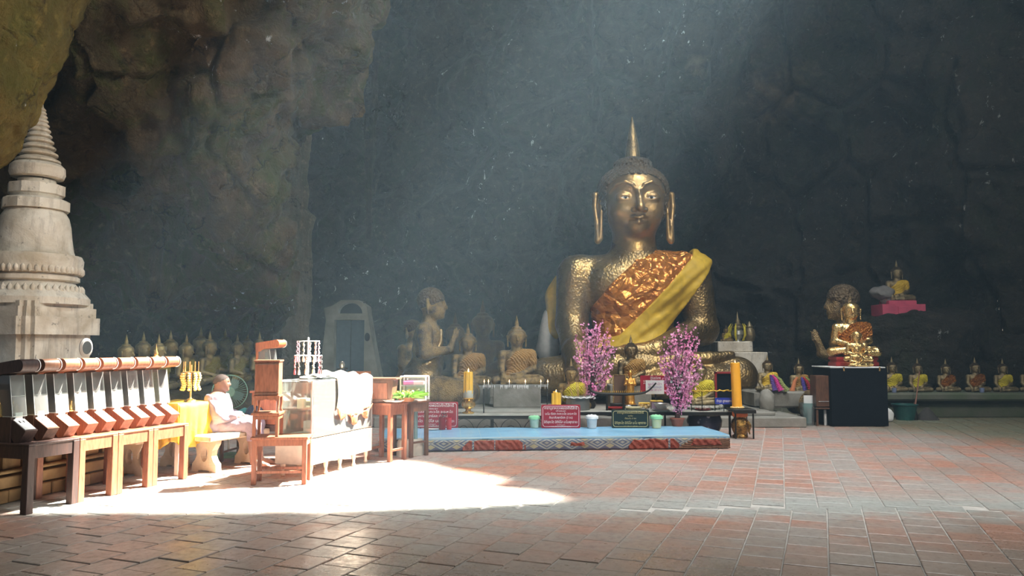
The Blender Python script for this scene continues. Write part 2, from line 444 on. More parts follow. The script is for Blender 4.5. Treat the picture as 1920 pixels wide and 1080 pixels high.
# ---------------------------------------------------------------- implicit surface kit
f32 = np.float32
def smin(a, b, k):
    h = np.clip(.5+.5*(b-a)/k, 0, 1); return b+(a-b)*h-k*h*(1-h)
def U(lst, k):
    r = lst[0]
    for x in lst[1:]: r = smin(r, x, k)
    return r
class Gd:
    def __init__(s, lo, hi, c):
        s.lo, s.c = lo, c
        n = [int((hi[i]-lo[i])/c)+2 for i in range(3)]
        ax = [np.arange(n[i], dtype=f32)*c+lo[i] for i in range(3)]
        s.x, s.y, s.z = ax[0][:, None, None], ax[1][None, :, None], ax[2][None, None, :]; s.n = n
    def cap(s, a, b, ra, rb=None, sq=(1, 1, 1)):
        rb = ra if rb is None else rb
        a = [a[i]/sq[i] for i in range(3)]; b = [b[i]/sq[i] for i in range(3)]
        px, py, pz = s.x/sq[0]-a[0], s.y/sq[1]-a[1], s.z/sq[2]-a[2]
        d = [b[i]-a[i] for i in range(3)]; L2 = sum(q*q for q in d) or 1e-9
        t = np.clip((px*d[0]+py*d[1]+pz*d[2])/L2, 0, 1)
        return (np.sqrt((px-t*d[0])**2+(py-t*d[1])**2+(pz-t*d[2])**2)-(ra+(rb-ra)*t))*min(sq)
    def ell(s, c, r):
        px, py, pz = (s.x-c[0]), (s.y-c[1]), (s.z-c[2])
        k0 = np.sqrt((px/r[0])**2+(py/r[1])**2+(pz/r[2])**2); k1 = np.sqrt((px/r[0]**2)**2+(py/r[1]**2)**2+(pz/r[2]**2)**2)+1e-6
        return k0*(k0-1)/k1
    def chain(s, pts, rs, k=.02, sq=(1, 1, 1)):
        return U([s.cap(pts[i], pts[i+1], rs[i], rs[i+1], sq) for i in range(len(pts)-1)], k)
    def nz(s, fx, fy, fz, ph=0):
        return np.sin(s.x*fx+s.y*fy+s.z*fz+ph)
    def mesh(s, D):
        D = np.broadcast_to(D, s.n).astype(f32); In = D < 0
        nx, ny, nz = s.n
        cs = np.zeros((nx-1, ny-1, nz-1), np.int8)
        for i in (0, 1):
            for j in (0, 1):
                for k in (0, 1): cs += In[i:nx-1+i, j:ny-1+j, k:nz-1+k]
        act = (cs > 0) & (cs < 8); idx = -np.ones(act.shape, np.int64); cells = np.argwhere(act); idx[act] = np.arange(len(cells))
        acc = np.zeros((len(cells), 3)); w = np.zeros(len(cells)); ci, cj, ck = cells.T
        co = [(i, j, k) for i in (0, 1) for j in (0, 1) for k in (0, 1)]
        for a in co:
            for b in co:
                if sum(abs(p-q) for p, q in zip(a, b)) == 1 and a < b:
                    da = D[ci+a[0], cj+a[1], ck+a[2]]; db = D[ci+b[0], cj+b[1], ck+b[2]]
                    m = (da < 0) != (db < 0); t = np.where(m, da/np.where(m, da-db, 1), 0)
                    for q in range(3): acc[:, q] += np.where(m, a[q]+(b[q]-a[q])*t, 0)
                    w += m
        V = (cells+acc/w[:, None])*s.c+np.array(s.lo)
        Fs = []
        for ax in range(3):
            sl = [slice(1, -1)]*3; sl[ax] = slice(0, -1)
            A = In[tuple(sl)]; sl2 = list(sl); sl2[ax] = slice(1, None); B = In[tuple(sl2)]
            e = np.argwhere(A != B); o = [1, 1, 1]; o[ax] = 0; e = e+o
            fl = In[e[:, 0], e[:, 1], e[:, 2]]
            u, v = [(1, 2), (2, 0), (0, 1)][ax]
            eu = np.zeros(3, int); eu[u] = 1; ev = np.zeros(3, int); ev[v] = 1
            g = lambda q: idx[q[:, 0], q[:, 1], q[:, 2]]
            q = np.stack([g(e-eu-ev), g(e-ev), g(e), g(e-eu)], 1)
            q[~fl] = q[~fl][:, ::-1]; Fs.append(q)
        return V, np.concatenate(Fs)
def sdf_obj(name, g, D, m, parent=None, relax=1):
    V, Fc = g.mesh(D)
    me = bpy.data.meshes.new(name); me.vertices.add(len(V)); me.vertices.foreach_set('co', V.astype(f32).ravel())
    me.loops.add(Fc.size); me.loops.foreach_set('vertex_index', Fc.ravel().astype(np.int32))
    me.polygons.add(len(Fc)); me.polygons.foreach_set('loop_start', np.arange(0, Fc.size, 4, dtype=np.int32))
    me.polygons.foreach_set('use_smooth', np.ones(len(Fc), bool))
    me.update(calc_edges=True); me.validate()
    if m: me.materials.append(m)
    o = bpy.data.objects.new(name, me); COL.objects.link(o)
    if parent: o.parent = parent
    return o
class Sc(Gd):
    def __init__(s, g, k, pz):
        s.x, s.y, s.z = g.x/k, g.y/k, (g.z-pz)/k+pz; s.n = g.n; s.lo = g.lo; s.c = g.c; s.k = k
HK = 1.13
def halfp(g, pts):
    """inside convex-or-not polygon in the x-z plane: signed distance (negative inside)"""
    X, Z = np.broadcast_arrays(g.x[:, 0, :], g.z[:, 0, :]); n = len(pts)
    d = np.full(X.shape, 1e9, f32); ins = np.zeros(X.shape, bool)
    for i in range(n):
        (ax, az), (bx, bz) = pts[i], pts[(i+1) % n]
        ex, ez = bx-ax, bz-az; wx, wz = X-ax, Z-az
        t = np.clip((wx*ex+wz*ez)/(ex*ex+ez*ez+1e-9), 0, 1)
        d = np.minimum(d, np.hypot(wx-ex*t, wz-ez*t))
        c = ((az > Z) != (bz > Z)) & (X < (bx-ax)*(Z-az)/((bz-az) if bz != az else 1e-9)+ax)
        ins ^= c
    return np.where(ins, -d, d)[:, None, :]
# ---------------------------------------------------------------- seated Buddha (unit: the big one's metres)
def torso(g):
    return U([g.ell((0, .05, 2.55), (1.2, .62, .85)), g.ell((0, .05, 1.7), (.92, .6, .95)), g.ell((0, .05, .9), (1.25, .75, .55)),
              g.cap((-1.15, .1, 3.02), (1.15, .1, 3.02), .4, sq=(1, .95, 1)), g.ell((-.45, -.3, 2.72), (.55, .3, .42)), g.ell((.45, -.3, 2.72), (.55, .3, .42))], .3)
def arms(g, lap=False, fine=False):
    L = []
    if lap:
        L += [g.chain([(-1.4, .1, 2.95), (-1.62, .1, 1.6), (-.2, -1.0, 1.15)], [.46, .37, .25], .1)]
    else:
        L += [g.chain([(-1.38, .1, 2.95), (-1.5, .05, 1.75), (-1.5, -.75, 1.0)], [.47, .38, .27], .1),
              g.cap((-1.48, -.85, 1.1), (-1.42, -1.25, .72), .3, .3)]
    L += [g.chain([(1.38, .1, 2.95), (1.62, .1, 1.6), (.35, -1.0, 1.12)], [.47, .38, .25], .1), g.cap((.3, -1.02, 1.1), (-.4, -1.08, 1.05), .22, .18)]
    fin = []
    if not lap:
        for i in range(4): fin.append(g.chain([(-1.64+.15*i, -1.22, .85), (-1.66+.16*i, -1.42, .5), (-1.66+.165*i, -1.42, .12-.05*(i in (1, 2)))], [.095, .088, .07], .03))
        fin.append(g.chain([(-1.22, -1.0, 1.0), (-1.02, -1.25, .75), (-.98, -1.32, .5)], [.1, .09, .07], .03))
    for i in range(4): fin.append(g.cap((-.3, -.98-.12*i, 1.1), (-.75, -.9-.12*i, 1.12), .085, .065))
    return L, fin
def legs(g):
    return [g.chain([(-.7, .1, .5), (-2.15, -.7, .5)], [.6, .44], .1), g.chain([(.7, .1, .5), (2.2, -.7, .5)], [.6, .46], .1),
            g.chain([(2.2, -.75, .42), (.4, -1.25, .35), (-.9, -1.3, .3)], [.42, .32, .2], .1),
            g.chain([(-2.15, -.75, .48), (-.6, -1.15, .72), (.9, -1.0, .86)], [.42, .3, .2], .1),
            g.chain([(.8, -1.0, .88), (1.5, -.95, .92), (2.05, -.85, 1.0)], [.2, .15, .09], .05, (1, 1, 1))]
def head(g, hair=True, fine=False, ear=True):
    hd = U([g.ell((0, -.02, 4.72), (.75, .74, .62)), g.ell((0, -.12, 4.32), (.64, .6, .6)), g.cap((0, .05, 4.1), (0, .08, 3.2), .46, .55)], .16)
    hd = smin(hd, g.ell((0, -.52, 3.93), (.2, .17, .15)), .15)
    if fine:
        ns = U([g.chain([(0, -.68, 4.78), (0, -.84, 4.5), (0, -.97, 4.29)], [.05, .075, .1], .04), g.ell((-.11, -.82, 4.26), (.085, .1, .065)), g.ell((.11, -.82, 4.26), (.085, .1, .065))], .05)
        hd = smin(hd, ns, .05)
        for s in (-1, 1):
            hd = -smin(-hd, g.ell((s*.31, -.85, 4.6), (.24, .16, .13)), .09)
            hd = smin(hd, g.ell((s*.3, -.62, 4.56), (.21, .12, .11)), .03)
            hd = -smin(-hd, g.ell((s*.3, -.77, 4.53), (.15, .085, .028)), .015)
            ar = [(s*.04, -.75, 4.66), (s*.13, -.76, 4.79), (s*.3, -.73, 4.86), (s*.48, -.63, 4.82), (s*.62, -.47, 4.68)]
            hd = smin(hd, g.chain(ar, [.03]*5, .02), .03)
            hd = smin(hd, g.ell((s*.36, -.46, 4.28), (.22, .2, .2)), .15)
        hd = smin(hd, g.chain([(-.24, -.63, 4.14), (-.08, -.73, 4.135), (0, -.73, 4.11), (.08, -.73, 4.135), (.24, -.63, 4.14)], [.016, .036, .03, .036, .016], .02), .025)
        hd = smin(hd, g.chain([(-.18, -.65, 4.05), (0, -.72, 4.02), (.18, -.65, 4.05)], [.02, .044, .02], .02), .025)
        hd = -smin(-hd, g.chain([(-.22, -.73, 4.095), (0, -.8, 4.075), (.22, -.73, 4.095)], [.012, .016, .012], .01), .02)
    else:
        hd = smin(hd, g.cap((0, -.68, 4.7), (0, -.88, 4.32), .06, .1), .06)
        for s in (-1, 1): hd = -smin(-hd, g.ell((s*.3, -.78, 4.58), (.19, .12, .09)), .06)
        hd = smin(hd, g.cap((-.14, -.68, 4.08), (.14, -.68, 4.08), .06), .04)
    if ear:
        for s in (-1, 1):
            if fine:
                e = U([g.chain([(s*.74, .0, 4.74), (s*.88, -.04, 4.7), (s*.9, -.04, 4.45), (s*.86, -.06, 4.1), (s*.84, -.08, 3.72)], [.05, .065, .06, .055, .08], .03),
                       g.chain([(s*.74, -.1, 4.6), (s*.76, -.12, 4.3), (s*.78, -.1, 3.76)], [.05, .04, .06], .03), g.cap((s*.8, .0, 4.6), (s*.8, 0, 3.78), .05, .03)], .03)
            else: e = g.chain([(s*.74, .02, 4.8), (s*.82, -.02, 4.65), (s*.8, -.02, 4.3), (s*.78, -.06, 3.78)], [.07, .12, .09, .1], .05, (.75, 1, 1))
            hd = smin(hd, e, .03)
    return hd
def hair_sdf(g):
    h = U([g.ell((0, .05, 4.8), (.83, .82, .57)), g.ell((0, .08, 4.5), (.81, .72, .6))], .1)
    cut = np.maximum(np.abs(g.x)+0*g.z-.67, g.z-5.03+.28*(g.x/.67)**4)      # squared forehead window
    cut = np.maximum(cut, g.y+.2)
    h = np.maximum(np.maximum(h, -cut), 4.15-g.z+0*g.x)
    h = smin(h, g.ell((0, .05, 5.36), (.45, .45, .17)), .06)
    return h+.016*np.sin(np.arctan2(g.x, -g.y+.05)*30)*np.sin(g.z*52) if g.c < .03 else h
FIN0 = [(.27, 5.72), (.3, 5.78), (.24, 5.86), (.27, 5.98), (.21, 6.15), (.19, 6.2), (.17, 6.35), (.1, 6.55), (.06, 6.72), (.012, 6.98)]
FIN = [(.2, 5.4), (.235, 5.45), (.18, 5.5), (.175, 5.6), (.15, 5.8), (.11, 6.0), (.06, 6.22), (.01, 6.42)]
FIN2 = [(.3, 5.42), (.24, 5.5), (.2, 5.55), (.2, 5.68), (.16, 5.85), (.1, 6.1), (.05, 6.3), (.012, 6.5)]
M_gold = gold('old gilding', (.4, .27, .11), (.09, .065, .04), .34, 1., 1.1)
M_goldface = gold('burnished gilding', (.46, .29, .11), (.26, .17, .08), .36, .25, .9)
M_gsmall = gold('gilded statue', (.4, .27, .11), (.09, .065, .035), .36, .8, 1.6)
M_golive = gold('olive gilding', (.42, .33, .14), (.2, .16, .08), .42, .5, 1.3)
M_gpale = gold('tarnished gilding', (.36, .28, .15), (.14, .11, .06), .42, .6, 1.3)
M_gbright = gold('bright gold leaf', (1., .72, .3), (.4, .22, .07), .18, .4, .6)
M_hair = gold('dark gilt curls', (.17, .12, .07), (.07, .055, .04), .6, 3, 1.2)
def cloth(name, col, rough=.7, fr=7, st=.5, sheen=0, metal=0):
    t = NT(name); p = t.obj()
    wv = t.n('TexWave', wave_type='BANDS', bands_direction='DIAGONAL'); t.l(p, wv.inputs[0]); wv.inputs['Scale'].default_value = fr*.25; wv.inputs['Distortion'].default_value = 5; wv.inputs['Detail'].default_value = 2
    n = t.noise(p, fr, 4, .5, 1)
    h = t.math('ADD', wv.outputs['Fac'], n)
    c = t.mix(t.ramp(n, .3, .7), col, tuple(q*.72 for q in col))
    b = t.pbr(c, rough, metal, t.bump(h, st, .05)); return b
M_yel = cloth('saffron yellow cloth', (.66, .42, .025), .65, 4, .22)
M_yelg = cloth('lime yellow cloth', (.66, .54, .03), .7)
M_satin0 = cloth('orange gold satin', (.72, .27, .05), .3, 11, .8, metal=.55)
t = NT('crumpled orange satin'); p = t.obj(); n = t.noise(t.scale(p, (1, 1, 1.6)), .9, 3, .45, 1.2); n2 = t.noise(p, 2.6, 3, .5, 1.5)
v = t.n('TexVoronoi', feature='DISTANCE_TO_EDGE'); t.l(p, v.inputs['Vector']); v.inputs['Scale'].default_value = 3.2
h = t.math('ADD', t.math('ADD', t.math('MULTIPLY', n, 1.2), t.math('MULTIPLY', n2, .3)), t.math('MULTIPLY', v.outputs[0], .5))
M_satin = t.pbr(t.mix(t.ramp(n2, .3, .7), (.75, .3, .05), (.5, .16, .03)), .27, .6, t.bump(h, 1., .25))
M_ochre = cloth('dull ochre cloth', (.4, .21, .045), .7)
M_olive = cloth('olive gold cloth', (.3, .25, .04), .6)
M_white_eye = mat('eye shell', (.8, .8, .75), .3, bump=0, var=0)
M_black_eye = mat('eye pupil', (.01, .01, .01), .2, bump=0, var=0)
SASH_O = [(.1, 3.55), (1.2, 3.5), (1.55, 3.2), (.2, 2.0), (-.55, 1.3), (-1.15, 1.1), (-1.15, 2.0), (-.6, 2.7), (-.1, 3.15)]
SASH_Y = [(1.42, 3.6), (1.95, 3.4), (1.7, 2.95), (1.0, 1.95), (.35, 1.2), (-.5, .9), (-1.1, .98), (-1.0, 1.35), (-.45, 1.45), (.3, 2.2), (1.3, 3.3)]
SASH_A = [(.1, 3.6), (1.95, 3.5), (2.1, 2.6), (2.1, 1.3), (1.2, 1.0), (.3, .8), (-1.3, .9), (-1.2, 2.2), (-.5, 2.9)]
def folds(g, a=.02):
    q = g.x*.75+g.z*.65+.12*np.sin(g.x*3+g.z*1.3)
    r = g.x*.55-g.z*.8
    return a*np.sin(r*17+1.5*np.sin(q*2.3))+a*.7*np.sin(r*31+q*3)
def cloth_body(g, arm=True):
    L = [torso(g), g.cap((1.38, .1, 2.95), (1.5, .1, 2.3), .47, .42), g.ell((0, .1, 3.15), (.9, .4, .3))]
    return U(L, .25)
# -- big one
big = empty('seated_buddha', AT(1192, 752, 18.4)+Vector((0, 0, .12)), 'huge gilded seated Buddha with an orange and yellow sash at the back of the cave', 'statue')
big.scale = (1, 1, .982)
g = Gd((-2.9, -1.75, -.12), (2.9, 1.0, 3.75), .045)
L_, fin = arms(g)
D = U([torso(g)]+L_, .12); D = smin(D, U(legs(g), .06), .06); D = smin(D, U(fin, .02), .03)
D = smin(D, g.cap((0, .08, 3.95), (0, .1, 3.2), .5, .6), .2)
D = D+.006*g.nz(9, 7, 5)*g.nz(6, 8, -9, 1)
sdf_obj('body', g, D, M_gold, big)
g = Gd((-1.1, -1.15, 3.3), (1.1, .95, 5.9), .021)
hd = sdf_obj('head', g, head(g, fine=True), M_goldface, big)
sdf_obj('hair', g, hair_sdf(g), M_hair, big)
fo = mk('flame_finial', lathed(FIN, 20, (0, .05, 0)), M_gsmall, big)
for s in (-1, 1):
    bm = bmesh.new(); blob(bm, (s*.3, -.65, 4.53), (.13, .075, .035), 2); eo = mk('eye', bm, M_white_eye, hd)
    bm = bmesh.new(); blob(bm, (s*.29, -.71, 4.53), (.035, .025, .032), 2); mk('pupil', bm, M_black_eye, hd)
for o in [c for c in big.children if c.name.split('.')[0] in ('head', 'hair', 'flame_finial')]:
    o.scale = (1.04, 1.05, 1.15); o.location = (.0, 0, 3.78*(1-1.15)+.04)
g = Gd((-1.6, -1.3, .7), (2.3, 1.0, 3.75), .035)
B = cloth_body(g)
def sash(poly, off, th, fa):
    d = B-off+folds(g, fa); return np.maximum(np.maximum(d, -(d+th)), halfp(g, poly))
sdf_obj('satin_sash', g, sash(SASH_O, .075, .12, .008), M_satin, big)
sdf_obj('yellow_sash', g, sash(SASH_Y, .105, .14, .016), M_yel, big)
# cloth hanging down behind the right arm
g = Gd((-2.4, -.1, .9), (-1.0, .95, 3.6), .05)
bc = U([g.chain([(-1.45, .4, 3.2), (-1.85, .45, 2.4), (-1.95, .45, 1.55)], [.22, .24, .2], .2), g.cap((-1.3, .35, 3.15), (-1.6, .5, 2.2), .25, .3)], .1)+.03*g.nz(14, 9, 1)
sdf_obj('back_cloth', g, bc, M_yel, big)
g = Gd((-2.6, -.1, .2), (-1.4, 1.2, 2.3), .06)
sdf_obj('cloth_tail', g, U([g.chain([(-2.0, .5, 1.95), (-2.05, .5, 1.1), (-1.9, .4, .5)], [.2, .24, .12], .1)], .1)+.03*g.nz(12, 9, 2), mat('grey white cloth', (.42, .4, .36), .8), big)
# -- small version for all the rows
g = Gd((-2.9, -1.75, -.12), (2.9, 1.0, 5.75), .075)
def small_body(lap=False, hk=True):
    L_, fin = arms(g, lap)
    D = U([torso(g)]+L_, .12); D = smin(D, U(legs(g), .06), .06); D = smin(D, U(fin, .03), .04)
    return smin(D, head(Sc(g, HK, 3.7))*HK, .12)
ME = {}
ME['body'] = sdf_obj('body', g, small_body(), M_gsmall).data
ME['body_lap'] = sdf_obj('body', g, small_body(True), M_gsmall).data
ME['hair'] = sdf_obj('hair', g, hair_sdf(Sc(g, HK, 3.7))*HK, M_hair).data
B = cloth_body(g); dd = B-.12+folds(g, .02)
ME['robe'] = sdf_obj('robe', g, np.maximum(np.maximum(dd, -(dd+.22)), halfp(g, SASH_A)), M_yel).data
ME['finial'] = mk('flame_finial', lathed([(r*1.1, (z-3.7)*HK+3.7) for r, z in FIN2], 12, (0, .05, 0)), M_gsmall).data
for o in [o for o in COL.objects if o.parent is None and o.type == 'MESH' and 'kind' not in o and 'category' not in o]:
    bpy.data.objects.remove(o)
def inst(name, me, parent, m=None):
    o = bpy.data.objects.new(name, me); COL.objects.link(o); o.parent = parent
    if m:
        if not me.materials: me.materials.append(m)
        o.material_slots[0].link = 'OBJECT'; o.material_slots[0].material = m
    return o
def buddha(loc, s, rz, label, skin=M_gsmall, robe=M_yel, group=None, hair=True, lap=False, name='seated_buddha', cat='statue', fin=True, base=None):
    r = empty(name, loc, label, cat, group, rz, s)
    inst('body', ME['body_lap' if lap else 'body'], r, skin)
    if hair:
        inst('hair', ME['hair'], r, skin if hair == 'skin' else M_hair)
        if fin: inst('flame_finial', ME['finial'], r, skin)
    if robe: inst('robe', ME['robe'], r, robe)
    if base: mk('base', lathed([(2.2, -.55), (2.6, -.5), (2.5, -.3), (2.35, -.25), (2.6, -.1), (2.5, .02)], 20, (0, -.45, 0), 1, .55), base, r)
    return r
def PXM(D): return D/1450.0      # metres per pixel at depth D
def H2S(px, D, full=True): return px*PXM(D)/(6.98 if full else 5.8)
# ---------------------------------------------------------------- more materials
M_conc = mat('grey concrete', (.3, .28, .24), .85, var=.45, scale=3, bump=.5, bs=18, col2=(.16, .15, .12))
M_plast = None
t = NT('old white plaster'); p = t.pos(); a = t.noise(p, 1.6, 6, .65, .5); b = t.noise(t.scale(p, (4, 4, .6)), 1.6, 5, .7); k = t.noise(p, 9, 6, .75)
c = t.mix(t.ramp(a, .35, .65), (.72, .66, .55), (.45, .37, .26)); c = t.mix(t.ramp(b, .5, .72, 0, .7), c, (.2, .16, .12)); c = t.mix(t.ramp(k, .6, .68, 0, .85), c, (.1, .085, .07))
M_plast = t.pbr(c, .85, 0, t.bump(t.math('ADD', a, t.math('MULTIPLY', k, .4)), .6, .04))
M_wood = wood('reddish varnished wood', (.27, .1, .05), (.13, .04, .018))
M_wood2 = wood('dark brown wood', (.14, .06, .03), (.06, .026, .014))
M_wood3 = wood('orange varnished wood', (.52, .16, .05), (.3, .09, .03))
M_wood4 = wood('pale painted wood', (.62, .5, .4), (.45, .33, .24))
M_glass = glass('clear glass')
M_black = mat('black cloth', (.006, .008, .012), .9, bump=.3, spec=.1)
M_wood0 = wood('dark wood in shade', (.05, .022, .016), (.02, .01, .008), .5)  # dark wood, made blacker for standing out of the sun
M_iron = mat('dark iron', (.03, .028, .025), .5, .6)
M_white = mat('white enamel', (.8, .8, .78), .4, bump=.05, var=.08)
M_teal = mat('teal plastic', (.012, .09, .08), .4)
M_moss = mat('mossy concrete', (.07, .1, .05), .9, scale=2.5, col2=(.13, .13, .1), bump=.7, bs=12)
M_pinkp = mat('pink painted plaster', (.62, .09, .16), .7, scale=5, col2=(.45, .06, .12), bump=.3)
M_redp = mat('red lacquer', (.3, .02, .02), .35)
M_wax = mat('yellow wax', (.95, .58, .06), .45, var=.12, bump=.1)
M_waxo = mat('orange wax', (1, .46, .03), .45, var=.08, bump=.1)
M_flame = mat('flame', (1, .6, .2), .5, bump=0, emit=(1, .55, .2), es=14)
M_red = mat('red plastic', (.5, .02, .03), .45)
# ---------------------------------------------------------------- left stupa
SR = math.radians(17)
def rzv(x, y, z, a=SR): return Vector((x*math.cos(a)+y*math.sin(a), -x*math.sin(a)+y*math.cos(a), z))
SC = AT(56, 640, 10.9); SX, SY = SC.x, SC.y
zf = lambda v: AT(62, v, 10.9).z
pm = lambda px: px*10.9/1450
stupa = empty('stupa', (SX, SY, 0), 'tall white plaster bell-shaped stupa with a ringed spire at far left', 'stupa', rz=-SR)
def redent(h, k):  # square with stepped corners
    a, b = h, h-k
    q = [(a, -b), (a, b), (b+k*.0, b), (b, a)]
    P = []
    for i in range(4):
        c, s = [(1, 0), (0, 1), (-1, 0), (0, -1)][i]
        for x, y in ((a, -b), (a, b), (a-k*.5, b), (a-k*.5, b+k*.5), (b, b+k*.5)):
            P.append((x*c-y*s, x*s+y*c))
    return P
def ztier(v0, v1, hpx, kpx=16, fl=0):
    bm = bmesh.new(); prism(bm, redent(pm(hpx), pm(kpx)), zf(v0), zf(v1))
    return mk('base_tier', bm, M_plast, stupa, ang=None)
ztier(854, 622, 80, 20); ztier(628, 596, 91, 20); ztier(600, 578, 85, 18); ztier(581, 568, 80, 16)
def ring(name, prof, n=40, par=None):
    return mk(name, lathed([(pm(r), zf(v)) for r, v in prof], n), M_plast, par or stupa, ang=35)
ring('lotus_ledge', [(0, 572), (97, 572), (97, 560), (90, 552), (74, 535), (70, 530), (78, 527), (78, 520), (72, 516), (82, 514), (84, 488), (80, 480), (68, 478), (0, 478)])
bmp = bmesh.new()
for i in range(44):
    a = 2*PI*i/44; blob(bmp, (pm(83)*math.cos(a), pm(83)*math.sin(a), zf(546)), (pm(5), pm(5), pm(11)), 1)
o = mk('lotus_petals', bmp, M_plast, stupa); o['kind'] = 'stuff'
bmp = bmesh.new()
for i in range(48):
    a = 2*PI*i/48; blob(bmp, (pm(82)*math.cos(a), pm(82)*math.sin(a), zf(508)), (pm(4.4), pm(4.4), pm(8)), 1)
o = mk('lotus_petals', bmp, M_plast, stupa); o['kind'] = 'stuff'
ring('bell', [(0, 482), (70, 482), (66, 470), (62, 445), (60, 425), (56, 408), (50, 398), (44, 392), (0, 392)], 48)
ring('neck_slab', [(0, 396), (57, 395), (57, 378), (50, 374), (0, 374)], 10)
ring('harmika', [(0, 378), (40, 376), (44, 368), (48, 366), (48, 348), (40, 346), (0, 346)], 10)
ring('neck_slab', [(0, 350), (32, 348), (32, 338), (0, 336)], 24)
ring('crown_ledge', [(0, 338), (44, 334), (47, 326), (46, 314), (40, 308), (0, 300)], 30)
vv = 308; r = 38
for k in range(11):
    h = 13.5-.75*k; r2 = r*.87
    ring('spire_ring', [(0, vv), (r*.82, vv), (r, vv-h*.25), (r, vv-h*.5), (r2*.8, vv-h), (0, vv-h)], 24); vv -= h*.98; r = r2
ring('spire_tip', [(0, vv+2), (r*.7, vv), (r*.5, vv-8), (1, vv-26), (0, vv-27)], 16)
# round dark memorial plaque on the corner
pl = bmesh.new(); lathe(pl, [(0, 0), (pm(13), 0), (pm(13), .03), (pm(10), .05), (0, .05)], 28, rot=Euler((PI/2, 0, 0)))
o = mk('memorial_plaque', pl, mat('grey plaque rim', (.5, .5, .48), .5), None)
PQ = AT(160, 652, 9.85); o.location = PQ; o.scale = (.8, 1, 1.25); o.rotation_euler = (0, 0, math.radians(50))
tag(o, 'small oval dark memorial plaque fixed to the stupa base', 'plaque')
pl = bmesh.new(); lathe(pl, [(0, .04), (pm(9), .04), (pm(8.6), .06), (0, .06)], 28, rot=Euler((PI/2, 0, 0)))
mk('dark_face', pl, mat('dark stone face', (.03, .035, .035), .3), o)
# ---------------------------------------------------------------- moulded brick terrace under the stupa
WD = math.radians(15); wr = Vector((math.sin(WD), math.cos(WD), 0)); wn_ = Vector((math.cos(WD), -math.sin(WD), 0))
W0 = Vector((-5.5, 6.3, 0))
ter = empty('terrace', W0, 'weathered ochre brick terrace with slotted moulding behind the donation tables', 'terrace', rz=-WD)
M_brick = mat('weathered ochre brick', (.5, .34, .17), .9, scale=5, col2=(.3, .18, .08), bump=.8, bs=14)
M_brickd = mat('dark brick joint', (.1, .06, .03), .95, bump=.4)
LW = 3.1
mk('core', boxes([((-1.5, LW/2, .55), (2.9, LW, 1.1))]), M_brickd, ter, ang=None)
for z0, h, out, ln in ((.0, .13, .14, .5), (.135, .12, .1, .55)):
    n = int(LW/ln)
    for i in range(n):
        q = random.uniform(-.008, .008)
        mk('brick', boxes([((-.05+out/2+q, (i+.5)*LW/n, z0+h/2), (out+.1, LW/n-.012, h-.008), .008)]), M_brick, ter, ang=None)
for z0, h, out in ((.28, .03, .1), (.57, .05, .06), (.63, .1, .12), (.74, .06, .05)):
    mk('moulding', boxes([((-.05+out/2, LW/2, z0+h/2), (out+.1, LW, h), .01)]), M_brick, ter, ang=None)
nS = 12
for i in range(nS):      # upright blocks with dark slots between
    w_ = LW/nS
    mk('slotted_block', boxes([((-.03, (i+.5)*w_, .44), (.11, w_-.055, .26), .012)]), M_brick, ter, ang=None)
# ---------------------------------------------------------------- ledge and the row of statues on the left
lg = tag(rock_grid('rock_ledge', lambda u, v: Vector((-9.5+u*4.3, 12.4+v*5.8, 0)) if False else Vector((-9.2+u*(3.9+.9*v), 12.2+v*6.2, .74*min(1, (1-u)*14)*min(1, v*30))), 60, 80, m_left, 11, .05, 1.2), 'low rock ledge carrying the row of statues on the left', 'ledge', kind='structure')
lg.name = 'trim_1'
rowL = [(250, 626, 12.6), (281, 621, 14.0), (310, 625, 13.5), (331, 618, 15.0), (361, 625, 14.5), (387, 612, 16.0), (404, 619, 15.5), (432, 615, 17.0), (455, 625, 16.5), (473, 620, 17.8), (496, 621, 17.5)]
for i, (u, v, D) in enumerate(rowL):
    p = AT(u, v, D); s = (p.z-.78)/6.9
    lab = ['Buddha statue half hidden behind the donation boxes, nearest of the left row', 'second nearest statue of the left row, in an olive sash', 'statue of the left row just left of the garland stand',
           'statue of the left row behind the gap left of the garland stand', 'statue of the left row directly behind the garland stand', 'tallest statue of the left row, above the seated person', 'statue of the left row just right of the seated person\'s head',
           'fourth statue from the far end of the left row', 'third statue from the far end of the left row', 'second statue from the far end of the left row', 'farthest and dimmest statue of the left row'][i]
    buddha((p.x-.1, D, .78), s, math.radians(78+random.uniform(-5, 5)), lab, M_golive, M_olive if i > 0 else M_yelg, 'seated statues in a row on the left', lap=True, hair='skin')
# ---------------------------------------------------------------- terrace and steps below the big statue
def slabs(name, lst, m, label, cat, kind=None, bev=.015):
    o = mk(name, boxes(lst, bev), m, None, ang=None); return tag(o, label, cat, kind=kind)
X0, X1 = AT(700, 800, 14.8).x, AT(1513, 800, 14.8).x
slabs('trim_2', [(((X0+X1)/2, 17.9, .095), (X1-X0, 6.2, .19))], M_conc, 'lower grey concrete step in front of the altar', 'step', 'structure')
slabs('trim_3', [(((X0+X1)/2-.2, 18.3, .225), (X1-X0-.5, 6.2, .07))], M_conc, 'upper grey concrete step below the big statue', 'step', 'structure')
bz = big.location.z
